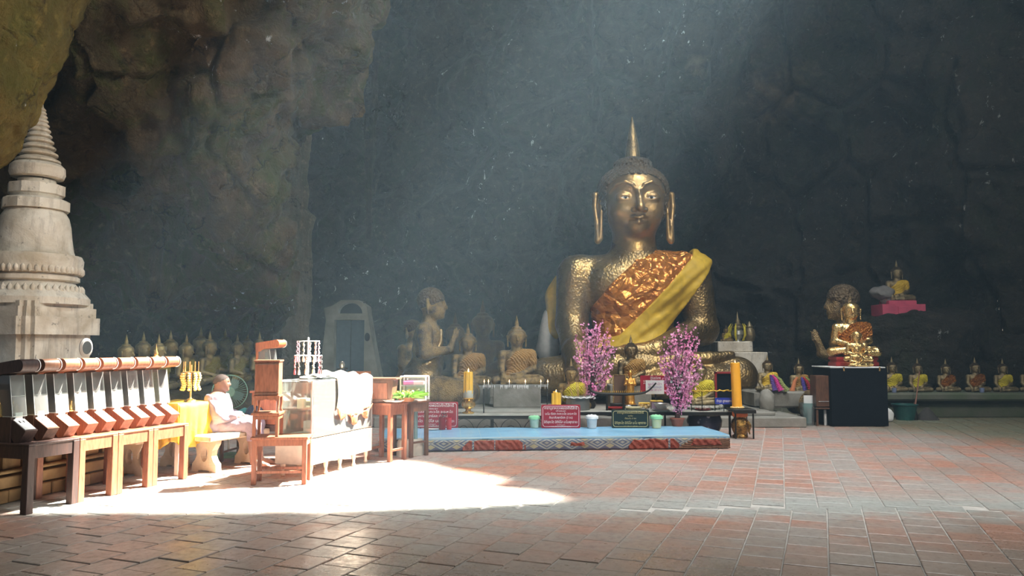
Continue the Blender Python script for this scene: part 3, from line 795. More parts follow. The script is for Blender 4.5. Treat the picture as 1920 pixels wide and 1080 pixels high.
# plaster pedestal right of the statue
P = AT(1382, 690, 19.3)
ped = empty('plaster_pedestal', (P.x, 19.4, .26), 'stepped pale plaster pedestal right of the huge statue', 'pedestal')
zz = lambda v, D=19.1: AT(1380, v, D).z-.26
mk('block', boxes([((.1, 0, zz(660)/2), (1.12, .9, zz(660)), .02)]), M_plast, ped, ang=None)
mk('top_block', boxes([((-.1, 0, (zz(640)+zz(660))/2), (.86, .7, zz(640)-zz(660)), .02)]), M_plast, ped, ang=None)
zt = .26+zz(640)
buddha((P.x-.28, 19.2, zt), .06, 0, 'tiny tarnished statue at the left of the plaster pedestal', M_gsmall, M_yelg, None)
ur = empty('crown_urn', (P.x+.02, 19.25, zt), 'ornate gilded crown-shaped urn with a silver globe on the plaster pedestal', 'urn')
mk('globe', lathed([(0, .0), (.1, .0), (.06, .05), (.1, .09), (.16, .17), (.15, .26), (.08, .32), (0, .33)], 20), mat('tarnished silver', (.5, .5, .45), .35, .8), ur)
mk('crown_spire', lathed([(.12, .3), (.15, .33), (.1, .38), (.11, .41), (.06, .46), (.07, .5), (.03, .58), (.005, .74)], 16), M_gpale, ur)
bm = bmesh.new()
for k in range(6):
    a = k*PI/3; tube(bm, [(.16*math.cos(a), .16*math.sin(a), .02), (.24*math.cos(a), .24*math.sin(a), .16), (.22*math.cos(a), .22*math.sin(a), .34), (.16*math.cos(a), .16*math.sin(a), .44)], [.02, .03, .025, .005], 6)
o = mk('flame_leaves', bm, M_yelg, ur); o['kind'] = 'stuff'
jar = empty('lidded_jar', (P.x+.3, 19.2, zt), 'brownish gilded jar at the right of the plaster pedestal', 'jar')
mk('body', lathed([(0, 0), (.1, 0), (.12, .05), (.14, .16), (.12, .28), (.07, .34), (0, .35)], 18), M_gpale, jar)
mk('lid', lathed([(.08, .33), (.09, .36), (.05, .42), (.01, .5)], 14), M_gpale, jar)
# ---------------------------------------------------------------- kneeling disciples
def disciple(loc, s, rz, label, skin, robe):
    r = empty('kneeling_disciple', loc, label, 'statue', 'kneeling disciples with joined palms', rz, s)
    inst('body', ME['disc'], r, skin); inst('cap_of_hair', ME['dhair'], r, M_hair); inst('robe', ME['drobe'], r, robe); return r
g = Gd((-.75, -1.25, -.05), (.75, .75, 2.75), .036)
D_ = U([g.ell((0, .05, 1.55), (.42, .3, .42)), g.ell((0, .1, 1.05), (.36, .28, .45)), g.ell((0, .2, .55), (.42, .42, .38))], .18)
for s in (-1, 1):
    D_ = smin(D_, g.chain([(s*.18, .2, .45), (s*.3, -.9, .35)], [.3, .22], .1), .1)
    D_ = smin(D_, g.chain([(s*.3, -.92, .25), (s*.25, .5, .18)], [.2, .14], .1), .08)
    D_ = smin(D_, g.chain([(s*.42, .08, 1.72), (s*.5, .02, 1.2), (s*.1, -.45, 1.28)], [.18, .14, .09], .06), .06)
    D_ = smin(D_, g.chain([(s*.05, -.46, 1.3), (s*.04, -.56, 1.62)], [.075, .05], .03, (1, 1, 1)), .03)
    for i in range(3): D_ = smin(D_, g.cap((s*.04, -.51-.05*i, 1.55), (s*.035, -.56-.05*i, 1.78-.03*abs(i-1)), .03, .02), .012)
hd2 = U([g.ell((0, -.02, 2.37), (.27, .3, .3)), g.ell((0, -.1, 2.2), (.22, .22, .24)), g.cap((0, .03, 2.1), (0, .05, 1.75), .15, .19), g.cap((0, -.3, 2.38), (0, -.36, 2.24), .03, .05), g.cap((-.05, -.3, 2.13), (.05, -.3, 2.13), .035), g.ell((0, -.26, 2.03), (.07, .07, .05))], .06)
for s in (-1, 1): hd2 = smin(hd2, g.chain([(s*.27, .03, 2.42), (s*.28, .02, 2.1)], [.045, .04], .02), .02)
for s in (-1, 1): hd2 = -smin(-hd2, g.ell((s*.11, -.31, 2.34), (.08, .05, .035)), .03)
D_ = smin(D_, hd2, .05)
dh = np.maximum(g.ell((0, .0, 2.42), (.295, .325, .3)), -(g.z-2.28-(g.y+.1)*(-.55)))
rb = U([g.ell((0, .05, 1.55), (.42, .3, .42)), g.ell((0, .1, 1.05), (.36, .28, .45)), g.ell((0, .2, .6), (.42, .42, .38)), g.cap((.42, .08, 1.72), (.5, .05, 1.25), .19, .17)], .18)-.045+.012*g.nz(9, 7, 22)
rb = np.maximum(np.maximum(rb, -(rb+.09)), halfp(g, [(-.25, 1.15), (.0, 1.75), (.75, 1.95), (.75, .3), (-.6, .3), (-.5, .9)]))
a_ = sdf_obj('x', g, D_, M_gsmall); b_ = sdf_obj('x', g, dh, M_hair); c_ = sdf_obj('x', g, rb, M_ochre)
ME['disc'], ME['dhair'], ME['drobe'] = a_.data, b_.data, c_.data
for o in (a_, b_, c_): bpy.data.objects.remove(o)
def place_disc(u, v0, v1, D, rz, label, skin, robe):
    p0, p1 = AT(u, v1, D), AT(u, v0, D); s = (p1.z-p0.z)/2.7
    return disciple((p0.x, D, p0.z), s, rz, label, skin, robe)
M_gl = gold('flaking gold leaf', (.45, .31, .14), (.06, .042, .028), .3, 1.4, 3.2)
place_disc(806, 540, 761, 16.4, math.radians(88), 'large gilded disciple kneeling in profile with joined palms left of the huge Buddha', M_gl, M_gsmall)
place_disc(772, 600, 754, 17.6, math.radians(60), 'dim smaller disciple in ochre kneeling behind the large left disciple', M_gsmall, M_ochre)
place_disc(1588, 534, 783, 16.6, math.radians(-92), 'large gilded disciple kneeling behind the black pedestal, facing left', M_gl, M_gl)
# robed statues between
for u, v0, v1, D, lab in ((877, 605, 722, 17.7, 'seated statue in a dull orange shawl behind the large yellow candle'), (969, 590, 722, 16.7, 'seated statue in an orange sash left of the huge Buddha\'s knee'),
                          (853, 585, 716, 18.4, 'dark small statue in the gloom behind the orange-shawled statues'), (905, 560, 716, 19.9, 'dark taller statue in the gloom behind the candle rack')):
    p0, p1 = AT(u, v1, D), AT(u, v0, D)
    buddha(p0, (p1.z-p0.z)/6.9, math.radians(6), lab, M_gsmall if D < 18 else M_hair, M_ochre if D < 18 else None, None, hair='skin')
    slabs('stone_block', [((p0.x, D, (.26+p0.z)/2), (1.0, .8, max(.05, p0.z-.26)))], M_conc, 'low stone block under the '+' '.join(lab.split()[:9]), 'block')
for u, v0, v1, D, lab in ((1440, 664, 733, 16.3, 'seated statue in yellow with a pink bow, left of the ribboned one'), (1499, 671, 735, 16.5, 'seated statue wrapped in coloured ribbons left of the black pedestal')):
    p0, p1 = AT(u, v1, D), AT(u, v0, D)
    sb = buddha(p0, (p1.z-p0.z)/6.9, 0, lab, M_gpale, M_yel if u < 1450 else M_ochre, None)
    RB = [((.75, .05, .3), 1.5), ((.12, .05, .3), .6)] if u < 1450 else [((.75, .25, .1), -1.6), ((.1, .06, .4), .5), ((.6, .03, .05), 1.5), ((.3, .4, .08), 2.3)]
    if u < 1450: RB += [((.35, .4, .12), 2.4)]
    for c, x in RB:
        bm = bmesh.new(); tube(bm, [(x*.4, -.7, 3.0), (x*.8, -.95, 2.2), (x, -1.15, 1.2), (x*1.3, -1.5, .1)], [.2, .35, .4, .55], 7)
        mk('ribbon', bm, cloth('ribbon cloth %.2f %.2f' % (c[0], c[2]), c, .5), sb)
slabs('rough_rock_seat', [((AT(1470, 740, 16.6).x, 16.7, .43), (1.5, 1.0, .34))], M_conc, 'dark block under the two beribboned statues', 'plinth', bev=.04)
bm = bmesh.new(); blob(bm, (0, 0, .22), (.16, .14, .26), 3)
for v in bm.verts: v.co += noise.noise_vector(v.co*9)*.03
o = mk('standing_stone', bm, M_conc, None); P = AT(1438, 765, 15.9); o.location = (P.x, 15.9, .19); tag(o, 'rough upright grey stone below the statue with the pink bow', 'stone')
# ---------------------------------------------------------------- right ledge with its row
xa, xb = AT(1650, 740, 16.9).x, 13.5
slabs('trim_4', [(((xa+xb)/2, 18.2, .15), (xb-xa, 2.6, .3)), (((xa+xb)/2, 18.25, .33), (xb-xa, 2.5, .12))], M_moss, 'dark mossy base of the right ledge', 'ledge', 'structure')
slabs('trim_5', [(((xa+xb)/2, 18.1, .455), (xb-xa, 2.9, .17), .04)], M_moss, 'mossy coping of the right ledge', 'ledge', 'structure')
labs = ['yellow-shawled statue partly behind the black pedestal, first of the right row', 'yellow-robed statue behind the leaning brooms, second of the right row', 'orange satin robed statue, third of the right row', 'orange satin robed statue, fourth of the right row with a small cup', 'narrow yellow-robed statue, fifth of the right row', 'statue cut by the right picture edge, last of the right row']
for i, (u, rb_) in enumerate(((1674, M_yelg), (1722, M_yelg), (1775, M_satin), (1830, M_satin), (1882, M_yelg), (1932, M_ochre))):
    p = AT(u, 737, 17.1); buddha((p.x, 17.1, .54), (AT(u, 668+random.uniform(-2, 4), 17.1).z-.54)/6.9, 0, labs[i], M_gpale, rb_, 'seated statues in a row on the right ledge')
for u, i in ((1679, 'first'), (1844, 'fourth')):
    P = AT(u, 738, 16.75); c_ = mk('small_cup', lathed([(.04, 0), (.045, .01), (.05, .09), (.055, .1), (.045, .1), (.035, .02), (0, .02)], 14), mat('blue white china', (.25, .3, .5), .3), None); c_.location = (P.x, 16.8, .54)
    tag(c_, 'small blue and white cup before the %s statue of the right row' % i, 'cup')
# outcrop with the pink plinth
pz = AT(1690, 592, 18.6).z
def out_fn(u, v):
    a = -PI*.95+u*PI*1.9-PI/2; z = v*1.0
    top = max(0, v-.8)/.2; r = lerp_tab([(0, 1.5), (.3, 1.25), (.6, 1.45), (.8, 1.5), (.93, 1.3), (1, .05)], v)
    return Vector((AT(1715, 600, 18.9).x+r*1.15*math.cos(a), 18.9+r*.8*math.sin(a), -.1+(pz+.08)*min(1, v/.9)))
tag(rock_grid('rock_outcrop', out_fn, 130, 90, m_back, 21, .22, .9), 'dark rock outcrop carrying the pink plinth', 'rock')
P = AT(1688, 590, 18.4)
pk = empty('pink_plinth', (P.x, 18.5, pz-.02), 'bright pink stepped plinth on the rock outcrop', 'plinth')
mk('lower_tier', boxes([((0, 0, .14), (1.02, .6, .28), .01)]), M_pinkp, pk, ang=None)
mk('upper_tier', boxes([((0, 0, .32), (.66, .5, .1), .01), ((.05, -.31, .14), (.4, .03, .17), .005)]), M_pinkp, pk, ang=None)
buddha((P.x, 18.5, pz+.34), (AT(1688, 487, 18.5).z-pz-.34)/6.9, 0, 'small yellow-robed statue on the pink plinth high on the rock', M_gpale, M_yel)
bm = bmesh.new(); blob(bm, (0, 0, .18), (.3, .2, .16), 3); blob(bm, (.12, .03, .05), (.14, .14, .16), 3)
for v in bm.verts: v.co += noise.noise_vector(v.co*6)*.06
o = mk('boulder', bm, mat('pale grey stone', (.22, .21, .2), .9, bump=.6), None); P2 = AT(1652, 562, 18.5); o.location = (P2.x, 18.45, P2.z-.02); tag(o, 'pale grey boulder beside the pink plinth', 'rock')
# ---------------------------------------------------------------- plaster door in the back wall
DD = 21.6
P0 = AT(656, 725, DD); zv = lambda v: AT(656, v, DD).z-P0.z; xu = lambda u: AT(u, 640, DD).x-P0.x
door = empty('door_1', P0, 'plaster doorway with an arched fanlight in the cave wall', kind='structure')
fr = bmesh.new()
out = [(xu(598), zv(735)), (xu(612), zv(600)), (xu(608), zv(578)), (xu(622), zv(574)), (xu(640), zv(563)), (xu(672), zv(563)), (xu(688), zv(574)), (xu(690), zv(590)), (xu(700), zv(645)), (xu(718), zv(735))]
h1 = [(xu(628), zv(728)), (xu(628), zv(600)), (xu(684), zv(600)), (xu(684), zv(728))]
h2 = [(xu(634)+(xu(680)-xu(634))*(.5-.5*math.cos(a)), zv(588)+(zv(568)-zv(588))*math.sin(a)) for a in [k*PI/10 for k in range(11)]]
V3 = lambda P_, y: [Vector((x, y, z)) for x, z in P_]
tr = tessellate_polygon([V3(out, 0), V3(h1, 0), V3(h2, 0)])
allp = out+h1+h2; n0 = len(allp)
vs = [(x, -.1, z) for x, z in allp]+[(x, .6, z) for x, z in allp]; fs = [tuple(t) for t in tr]+[tuple(i+n0 for i in t) for t in tr]
st = 0
for L1 in (out, h1, h2):
    n = len(L1); fs += [(st+i, st+(i+1) % n, st+(i+1) % n+n0, st+i+n0) for i in range(n)]; st += n
mk('plaster_frame', (vs, fs), mat('dim grey plaster', (.26, .25, .2), .9, scale=2, col2=(.14, .13, .1), bump=.5), door, ang=None)
mk('door_leaf', boxes([((xu(642), .15, zv(664)), (xu(656)-xu(628)-.02, .05, zv(600)-zv(728))), ((xu(670), .15, zv(664)), (xu(684)-xu(656)-.02, .05, zv(600)-zv(728)))]), mat('dark blue paint', (.045, .07, .085), .6), door, ang=None)
mk('fanlight', boxes([((xu(657), .2, zv(578)), (xu(680)-xu(634), .04, zv(566)-zv(590)))]), mat('dark fanlight', (.03, .04, .045), .4), door, ang=None)
bm = bmesh.new(); lathe(bm, [(0, 0), (.09, 0), (.09, .04), (0, .05)], 20, rot=Euler((PI/2, 0, 0)))
o = mk('round_plaque', bm, M_iron, door); o.location = (xu(690), -.1, zv(632)); o.scale = (.8, 1, 1.3)
# tall dripstone column
def col_fn(u, v):
    a = u*2*PI; z = v*9; x0 = AT(548, 500, 20.0).x
    r = lerp_tab([(0, .42), (2.5, .4), (4.6, .43), (5.0, .52), (5.2, .3), (6.5, .34), (9, .55)], z)*(1+.12*math.sin(a*7+.4*z)+.06*math.sin(a*17))
    return Vector((x0+r*math.cos(a), 20.0+r*math.sin(a), z-.1))
tag(rock_grid('dripstone_column', col_fn, 120, 160, rock_mat('dripstone', (.25, .2, .13), (.16, .15, .11), (.1, .11, .06), .4), 31, .07, 1.5, closed=True), 'fluted dripstone column left of the plaster doorway', 'rock')
def col2_fn(u, v):
    a = u*2*PI; z = 5+v*7; x0 = AT(693, 300, 22).x
    r = .2*(1+.12*math.sin(a*5+.8*z))*(.25+v)
    return Vector((x0+r*math.cos(a), 22+r*math.sin(a), z-.4))
tag(rock_grid('thin_dripstone', col2_fn, 60, 90, m_back, 33, .06, 1.5, closed=True), 'thin pale dripstone hanging high above the doorway', 'rock')
# ---------------------------------------------------------------- donation tables and boxes along the terrace
RA = math.radians(18.4); rv = Vector((math.sin(RA), math.cos(RA), 0)); nv = Vector((math.cos(RA), -math.sin(RA), 0))
xz = lambda p: Vector((p.x, p.z, p.y))
def table(name, loc, rz, W, Dp, H, leg, ap, m, label, cat='table', group=None, stretch=0, top=.03, over=.015, feet=1.0):
    """W along local y, Dp along local -x; root at the front near corner on the floor"""
    t_ = empty(name, loc, label, cat, group, rz)
    mk('tabletop', boxes([((-Dp/2, W/2, H-top/2), (Dp+over*2, W+over*2, top), .005)]), m, t_, ang=None)
    mk('apron', boxes([((-Dp/2, leg*.3, H-top-ap/2), (Dp-leg, .02, ap)), ((-Dp/2, W-leg*.3, H-top-ap/2), (Dp-leg, .02, ap)), ((-leg*.3, W/2, H-top-ap/2), (.02, W-leg, ap)), ((-Dp+leg*.3, W/2, H-top-ap/2), (.02, W-leg, ap))]), m, t_, ang=None)['kind'] = 'stuff'
    for x in (-leg/2, -Dp+leg/2):
        for y in (leg/2, W-leg/2):
            bm = bmesh.new(); vs = box(bm, (x, y, (H-top)/2), (leg, leg, H-top), .004)
            for v in bm.verts:
                if v.co.z < .05: v.co.x = x+(v.co.x-x)*feet; v.co.y = y+(v.co.y-y)*feet
            mk('leg', bm, m, t_, ang=None)
    if stretch:
        for x in (-leg/2, -Dp+leg/2): mk('stretcher', boxes([((x, W/2, stretch), (leg*.5, W-leg, leg*.6), .003)]), m, t_, ang=None)
    return t_
TB0 = G(48, 966); TB0.z = 0
spans = [(.0, .56, M_wood0, 'dark wooden donation table with heavy legs at far left'), (.565, .475, M_wood, 'second sunlit donation table from the left picture edge'),
         (1.045, .485, M_wood, 'third sunlit donation table, in the middle of the row'), (1.535, .545, M_wood, 'farthest sunlit donation table of the row, beside the yellow cloth')]
for s0, W, m, lab in spans:
    table('donation_table', TB0+rv*s0, -RA, W, .62, .64, .07, .12, m, lab, group='donation tables in a row', top=.02, over=.0, feet=1.1)
def box_parts(r, m):
    W = .17
    bm = bmesh.new(); prism(bm, [(-.3, 0), (-.27, 0), (-.255, .66), (-.29, .68)], -W/2, W/2, xz); mk('back_panel', bm, m, r, ang=None)
    arc = [(.055+.06*math.cos(a), .7+.058*math.sin(a)) for a in [-PI/2+k*PI/8 for k in range(9)]]
    bm = bmesh.new(); prism(bm, [(-.3, .58), (-.22, .58), (-.16, .62)]+arc+[(-.3, .71)], -W/2, W/2, xz); mk('hood', bm, m, r, 30)
    mk('hood_rim', tubes([([(.055+.064*math.cos(a), s*(W/2+.012), .7+.06*math.sin(a)) for a in [-PI/2+k*PI/8 for k in range(9)]], .004) for s in (1,)], 5), M_glass if False else M_white, r)
    bm = bmesh.new(); prism(bm, [(-.27, 0), (-.02, 0), (-.02, .23), (-.27, .23)], -W/2+.01, W/2-.01, xz); mk('cabinet', bm, m, r, ang=None)
    mk('backdrop', boxes([((-.25, 0, .42), (.012, W-.03, .36))]), mat('faded gilt paper', (.55, .45, .28), .6, scale=30, col2=(.75, .68, .5)), r, ang=None)  # added pale board, brightens the dark inside of the case
    bm = bmesh.new(); prism(bm, [(-.02, .21), (.16, .11), (.08, .0), (.02, 0), (-.02, .05)][::-1], -W/2+.02, W/2-.02, xz); mk('coin_box', bm, m, r, ang=None)
    def onslope(y, t0, t1, w, h):
        f = lambda t: Vector((-.02+.18*t, 0, .21-.1*t)); a, b = f(t0), f(t1); n = Vector((.1, 0, .18)).normalized()*h
        bm = bmesh.new(); vs = []
        for q in (a, b):
            for s in (-1, 1):
                for k in (0, 1): vs.append(bm.verts.new(q+Vector((0, y+s*w, 0))+n*k))
        bmesh.ops.convex_hull(bm, input=vs); return bm
    lb = mk('paper_label', onslope(0, .04, .9, .055, .003), mat('white paper', (.82, .82, .8), .7, bump=0, var=.04), r, ang=None)
    for y in (-.02, .02): mk('coin_slot', onslope(y, .18, .34, .008, .005), mat('black slot', (.01, .01, .01), .6, bump=0), lb, ang=None)
    mk('price_plate', boxes([((-.012, -.0, .225), (.012, .075, .09), .002)]), MATS['white paper'], r, ang=None)
    gl = [((-.1, 0, 0), 0)]
    def quad(a, b, c, d, th=.004):
        bm = bmesh.new(); n = (b-a).cross(d-a).normalized()*th
        bmesh.ops.convex_hull(bm, input=[bm.verts.new(q+n*k) for q in (a, b, c, d) for k in (0, 1)]); return bm
    V = Vector; h = W/2-.012
    mk('front_pane', quad(V((-.0, -h, .235)), V((-.0, h, .235)), V((-.06, h, .61)), V((-.06, -h, .61))), M_glass, r, ang=None)
    for s in (-1, 1): mk('side_pane', quad(V((-.26, s*h, .235)), V((0, s*h, .235)), V((-.06, s*h, .61)), V((-.25, s*h, .61))), M_glass, r, ang=None)
    E_ = []
    for s in (-1, 1): E_ += [([V((0, s*h, .235)), V((-.06, s*h, .61))], .0035), ([V((-.26, s*h, .235)), V((0, s*h, .235))], .0035)]
    E_ += [([V((0, -h, .235)), V((0, h, .235))], .0035), ([V((-.03, -h, .42)), V((-.03, h, .42))], .0025)]
    mk('edge_trim', tubes(E_, 5), M_white, r)['kind'] = 'stuff'
fig = None
def figurine(loc, s, label, group, m):
    global fig
    if fig is None:
        fig = mk('gold_figurine', lathed([(.03, 0), (.032, .012), (.018, .02), (.022, .05), (.012, .075), (.014, .09), (.004, .1), (.001, .13)], 8), m, None); o = fig
    else:
        o = fig.copy(); COL.objects.link(o)
    o.location = loc; o.scale = (s, s, s); return tag(o, label, 'figurine', group)
blabs = ['donation box cut by the left picture edge, with a white plate and angled coin chute', 'dark donation box at far left with small gold figures behind its glass', 'third donation box from the left edge, its end panel just catching the sun',
         'fourth donation box from the left edge, glowing in the sun', 'fifth donation box from the left edge, glowing in the sun', 'sixth donation box from the left edge, glowing in the sun', 'seventh donation box from the left edge, overexposed by the sun', 'eighth donation box, next to the last of the sunlit row', 'last donation box of the sunlit row, beside the yellow cloth']
BX = []
for i, s in enumerate([.1, .335, .57, .8, 1.03, 1.27, 1.5, 1.73, 1.96]):
    p = TB0+rv*s-nv*.25; p.z = .64
    if not BX:
        r0 = empty('donation_box', p, blabs[i], 'donation box', 'donation boxes in a row on the tables', -RA); box_parts(r0, M_wood); r = r0; r.scale.z = 1.03
    else: r = dup(r0, p, label=blabs[i])
    BX.append(r)
    if i < 4:
        for k in range(5):
            q = p+nv*random.uniform(-.22, -.05)+rv*random.uniform(-.08, .08); q.z = .64+.238
            figurine(q, random.uniform(.8, 1.2), 'tiny gilded figurine standing inside the %s donation box from the left' % ['first', 'second', 'third', 'fourth'][i], 'figurines inside donation box %s' % 'abcd'[i], M_gbright)
for r_, m_ in ((BX[0], M_wood0), (BX[1], M_wood2)):  # two boxes out of the sun, their shade put into darker wood
    for c_ in r_.children:
        if c_.material_slots and c_.data.materials[0] == M_wood: c_.material_slots[0].link = 'OBJECT'; c_.material_slots[0].material = m_
# ---------------------------------------------------------------- altar table under yellow cloth, garland stand
yt = G(352, 868); a0 = Vector((-3.98, 9.35, 0))
alt = table('offering_table', a0, -RA, .62, .6, .84, .06, .08, M_wood4, 'offering table under yellow cloth behind the last donation table')
def cloth_drape(name, nx, ny, fn, m, th=.006, parent=None):
    vs = []; fs = []
    for j in range(ny):
        for i in range(nx): vs.append(fn(i/(nx-1), j/(ny-1)))
    for j in range(ny-1):
        for i in range(nx-1): a = j*nx+i; fs.append((a, a+1, a+nx+1, a+nx))
    o = mk(name, (vs, fs), m, parent); md = o.modifiers.new('th', 'SOLIDIFY'); md.thickness = th; return o
def yfn(u, v):
    w_ = .03*math.sin(u*22)+.02*math.sin(u*41+v*5)
    s = v*1.09
    if s < .62: return (-.61+s+.0*w_, -.03+u*.68, .846+.004*math.sin(u*15+v*9))
    return (.02+w_*(s-.62)*1.6, -.03+u*.68, .846-(s-.62)*(1+.12*math.sin(u*5)))
yc = cloth_drape('yellow_cloth', 50, 40, yfn, M_yel); yc.location = a0; yc.rotation_euler = (0, 0, -RA)
tag(yc, 'bright yellow cloth draped over the offering table, blazing in the sun', 'cloth')
def yfn2(u, v):
    w_ = .02*math.sin(u*18); s = v*.5
    return (-.35+u*.37, -.045-w_*v, .86-s*(1+.1*math.sin(u*6)))
yc2 = cloth_drape('folded_cloth', 30, 16, yfn2, cloth('golden satin', (.85, .5, .05), .35, 6, .8, metal=.2)); yc2.location = a0; yc2.rotation_euler = (0, 0, -RA); tag(yc2, 'golden folded cloth hanging over the near end of the offering table', 'cloth')
P = AT(357, 748, 9.75); P.z = .85
gs = empty('garland_stand', P, 'short stand hung with golden garlands on the yellow offering table', 'stand')
mk('base', lathed([(0, 0), (.08, 0), (.07, .02), (.02, .04), (.012, .06), (.012, .46), (0, .46)], 16), M_gbright, gs)
mk('ring', lathed([(.095, .36), (.105, .36), (.105, .375), (.0, .375)], 20), M_gbright, gs)
M_garl = mat('golden garland', (.9, .52, .1), .5, scale=40, col2=(.95, .8, .5), bump=.6)
for k in range(9):
    a = k*2*PI/9; c, s = math.cos(a), math.sin(a)
    bm = bmesh.new()
    for j in range(8): blob(bm, ((.1+.012*math.sin(j))*c, (.1+.012*math.sin(j))*s, .35-.028*j), (.022, .022, .017), 1)
    mk('garland', bm, M_garl, gs)['kind'] = 'stuff'
    mk('spike', tubes([([(.09*c, .09*s, .37), (.09*c, .09*s, .5)], .004)], 5), M_gbright, gs)
tl = mk('finial_ornament', lathed([(.0, 0), (.04, 0), (.045, .03), (.02, .05), (.025, .07), (.008, .12), (.001, .19)], 14), M_gbright, None); tl.location = BX[-1].location+Vector((-.17, .1, .745)); tag(tl, 'small gold flame ornament standing on the hood of the last donation boxes', 'ornament')
# ---------------------------------------------------------------- cast stone benches
def bench(loc, rz, label):
    """seat slab along local x, two fret legs with oval holes across it"""
    r = empty('stone_bench', loc, label, 'bench', None, rz)
    mk('seat', boxes([((0, 0, .42), (1.05, .42, .07), .012)]), mat('cast stone', (.62, .5, .36), .8, scale=6, col2=(.45, .33, .2), bump=.5), r, ang=None)
    for s in (-1, 1):
        half = [(.19, .385), (.18, .34), (.13, .27), (.12, .2), (.15, .14), (.19, .1), (.2, 0), (.1, 0), (.08, .025)]
        outl = half+[(-x, z) for x, z in half[::-1]]
        hole = [(.055*math.cos(a), .22+.095*math.sin(a)) for a in [k*PI/9 for k in range(18)]]
        tr = tessellate_polygon([[Vector((x, z, 0)) for x, z in outl], [Vector((x, z, 0)) for x, z in hole]])
        al = outl+hole; n0 = len(al); xa = s*.36
        vs = [(xa-.045, y, z) for y, z in al]+[(xa+.045, y, z) for y, z in al]; fs = [tuple(q) for q in tr]+[tuple(i+n0 for i in q) for q in tr]; st = 0
        for Q in (outl, hole): n = len(Q); fs += [(st+i, st+(i+1) % n, st+(i+1) % n+n0, st+i+n0) for i in range(n)]; st += n
        mk('leg', (vs, fs), MATS['cast stone'], r, ang=None)
    return r
bench((-3.62, 10.0, 0), math.radians(66), 'cast stone bench with oval holes in its legs, under the seated person')
bench((-4.45, 9.75, 0), math.radians(72), 'second cast stone bench, half hidden behind the last donation table')
# ---------------------------------------------------------------- seated person
PP = AT(408, 808, 10.1)
per = empty('person', (PP.x, 10.1, -.015), 'person with shaved head in pale lilac clothes seated on the stone bench, looking right', 'person', rz=math.radians(8))
M_skin = mat('tanned skin', (.24, .12, .075), .55, bump=.1, var=.15)
M_lil = cloth('pale lilac cotton', (.33, .26, .32), .8, 9, .5)
g = Gd((-.36, -.38, -.0), (.86, .38, 1.24), .0115)
tor = [g.ell((-.02, 0, .6), (.17, .2, .2)), g.ell((.0, 0, .78), (.15, .2, .2)), g.cap((-.02, -.13, .88), (-.02, .13, .88), .075)]
def arm_p(s, rr=1): return g.chain([(-.02, s*.2, .87), (.06, s*.255, .67), (.27, s*.13, .655)], [.065*rr, .05*rr, .033*rr], .03)
def leg_p(s, rr=1): return g.chain([(0, s*.1, .53), (.45, s*.13, .54), (.47+.05*(s > 0), s*.1, .12)], [.11*rr, .075*rr, .042*rr], .04)
B_ = [g.ell((.035, 0, 1.1), (.1, .08, .092)), g.ell((.055, 0, 1.045), (.078, .066, .075)), g.cap((.0, 0, 1.03), (-.02, 0, .9), .05, .065)]
Bd = U(tor, .08); Bd = smin(Bd, U(B_, .03), .04)
Bd = smin(Bd, g.cap((.125, 0, 1.085), (.142, 0, 1.06), .01, .014), .015); Bd = smin(Bd, g.cap((.112, -.02, 1.02), (.112, .02, 1.02), .012), .012)
Bd = smin(Bd, g.ell((.1, 0, .992), (.03, .03, .02)), .02)
for s in (-1, 1):
    Bd = smin(Bd, g.ell((.02, s*.08, 1.07), (.02, .01, .03)), .008)
    Bd = -smin(-Bd, g.ell((.128, s*.03, 1.09), (.02, .018, .009)), .01)
    Bd = smin(Bd, arm_p(s), .02); Bd = smin(Bd, leg_p(s), .03)
    hx, hy = .3, s*.12
    Bd = smin(Bd, g.ell((hx+.02, hy, .645), (.045, .035, .018)), .015)
    for k in range(4):
        yy = hy+(-.028+.0185*k)*1.0; Lk = [.045, .055, .052, .04][k]
        Bd = smin(Bd, g.chain([(hx+.05, yy, .645), (hx+.06+Lk*.5, yy, .64), (hx+.06+Lk*.8, yy, .612)], [.0105, .0095, .008], .004), .004)
    Bd = smin(Bd, g.chain([(hx, hy-s*.03, .645), (hx+.03, hy-s*.055, .635), (hx+.06, hy-s*.05, .62)], [.013, .0115, .009], .005), .006)
    fx = .47+.05*(s > 0); Bd = smin(Bd, g.chain([(fx, s*.1, .07), (fx+.1, s*.105, .05), (fx+.19, s*.11, .03)], [.04, .036, .024], .02, (1, 1, 1)), .02)
    for k in range(5): Bd = smin(Bd, g.cap((fx+.18, s*.11+(-.03+.015*k), .03), (fx+.215-.006*k, s*.11+(-.032+.016*k), .022), .012, .009), .004)
sdf_obj('body', g, Bd, M_skin, per)
tn = U(tor+[g.ell((-.03, 0, .52), (.2, .23, .1))], .08)-.022
for s in (-1, 1): tn = smin(tn, arm_p(s, 1.25)-.014, .05)
tn = tn+.006*g.nz(30, 10, 25)+.004*g.nz(8, 30, -45, 1); tn = np.maximum(tn, g.z-.945); tn = np.maximum(tn, -(g.z-.46)); tn = np.maximum(tn, g.x-.275); tn = np.maximum(tn, -(Bd+.004))
sdf_obj('tunic', g, tn, M_lil, per)
tr_ = U([g.ell((-.02, 0, .54), (.19, .21, .12))]+[g.chain([(0, s*.1, .53), (.45, s*.13, .54), (.47, s*.12, .36)], [.14, .105, .1], .05) for s in (-1, 1)], .06)+.005*g.nz(25, 30, 20)
tr_ = np.maximum(np.maximum(tr_, -(g.z-.35)), -(Bd+.004)); tr_ = np.maximum(tr_, -(g.z-.465)*1.0 + 0*g.x-(g.x-.38)*1.0*0) if False else tr_
tr_ = np.maximum(tr_, np.minimum(.468-g.z, .40-g.x))
sdf_obj('trousers', g, tr_, cloth('lilac trousers', (.3, .23, .29), .8, 9, .5), per)
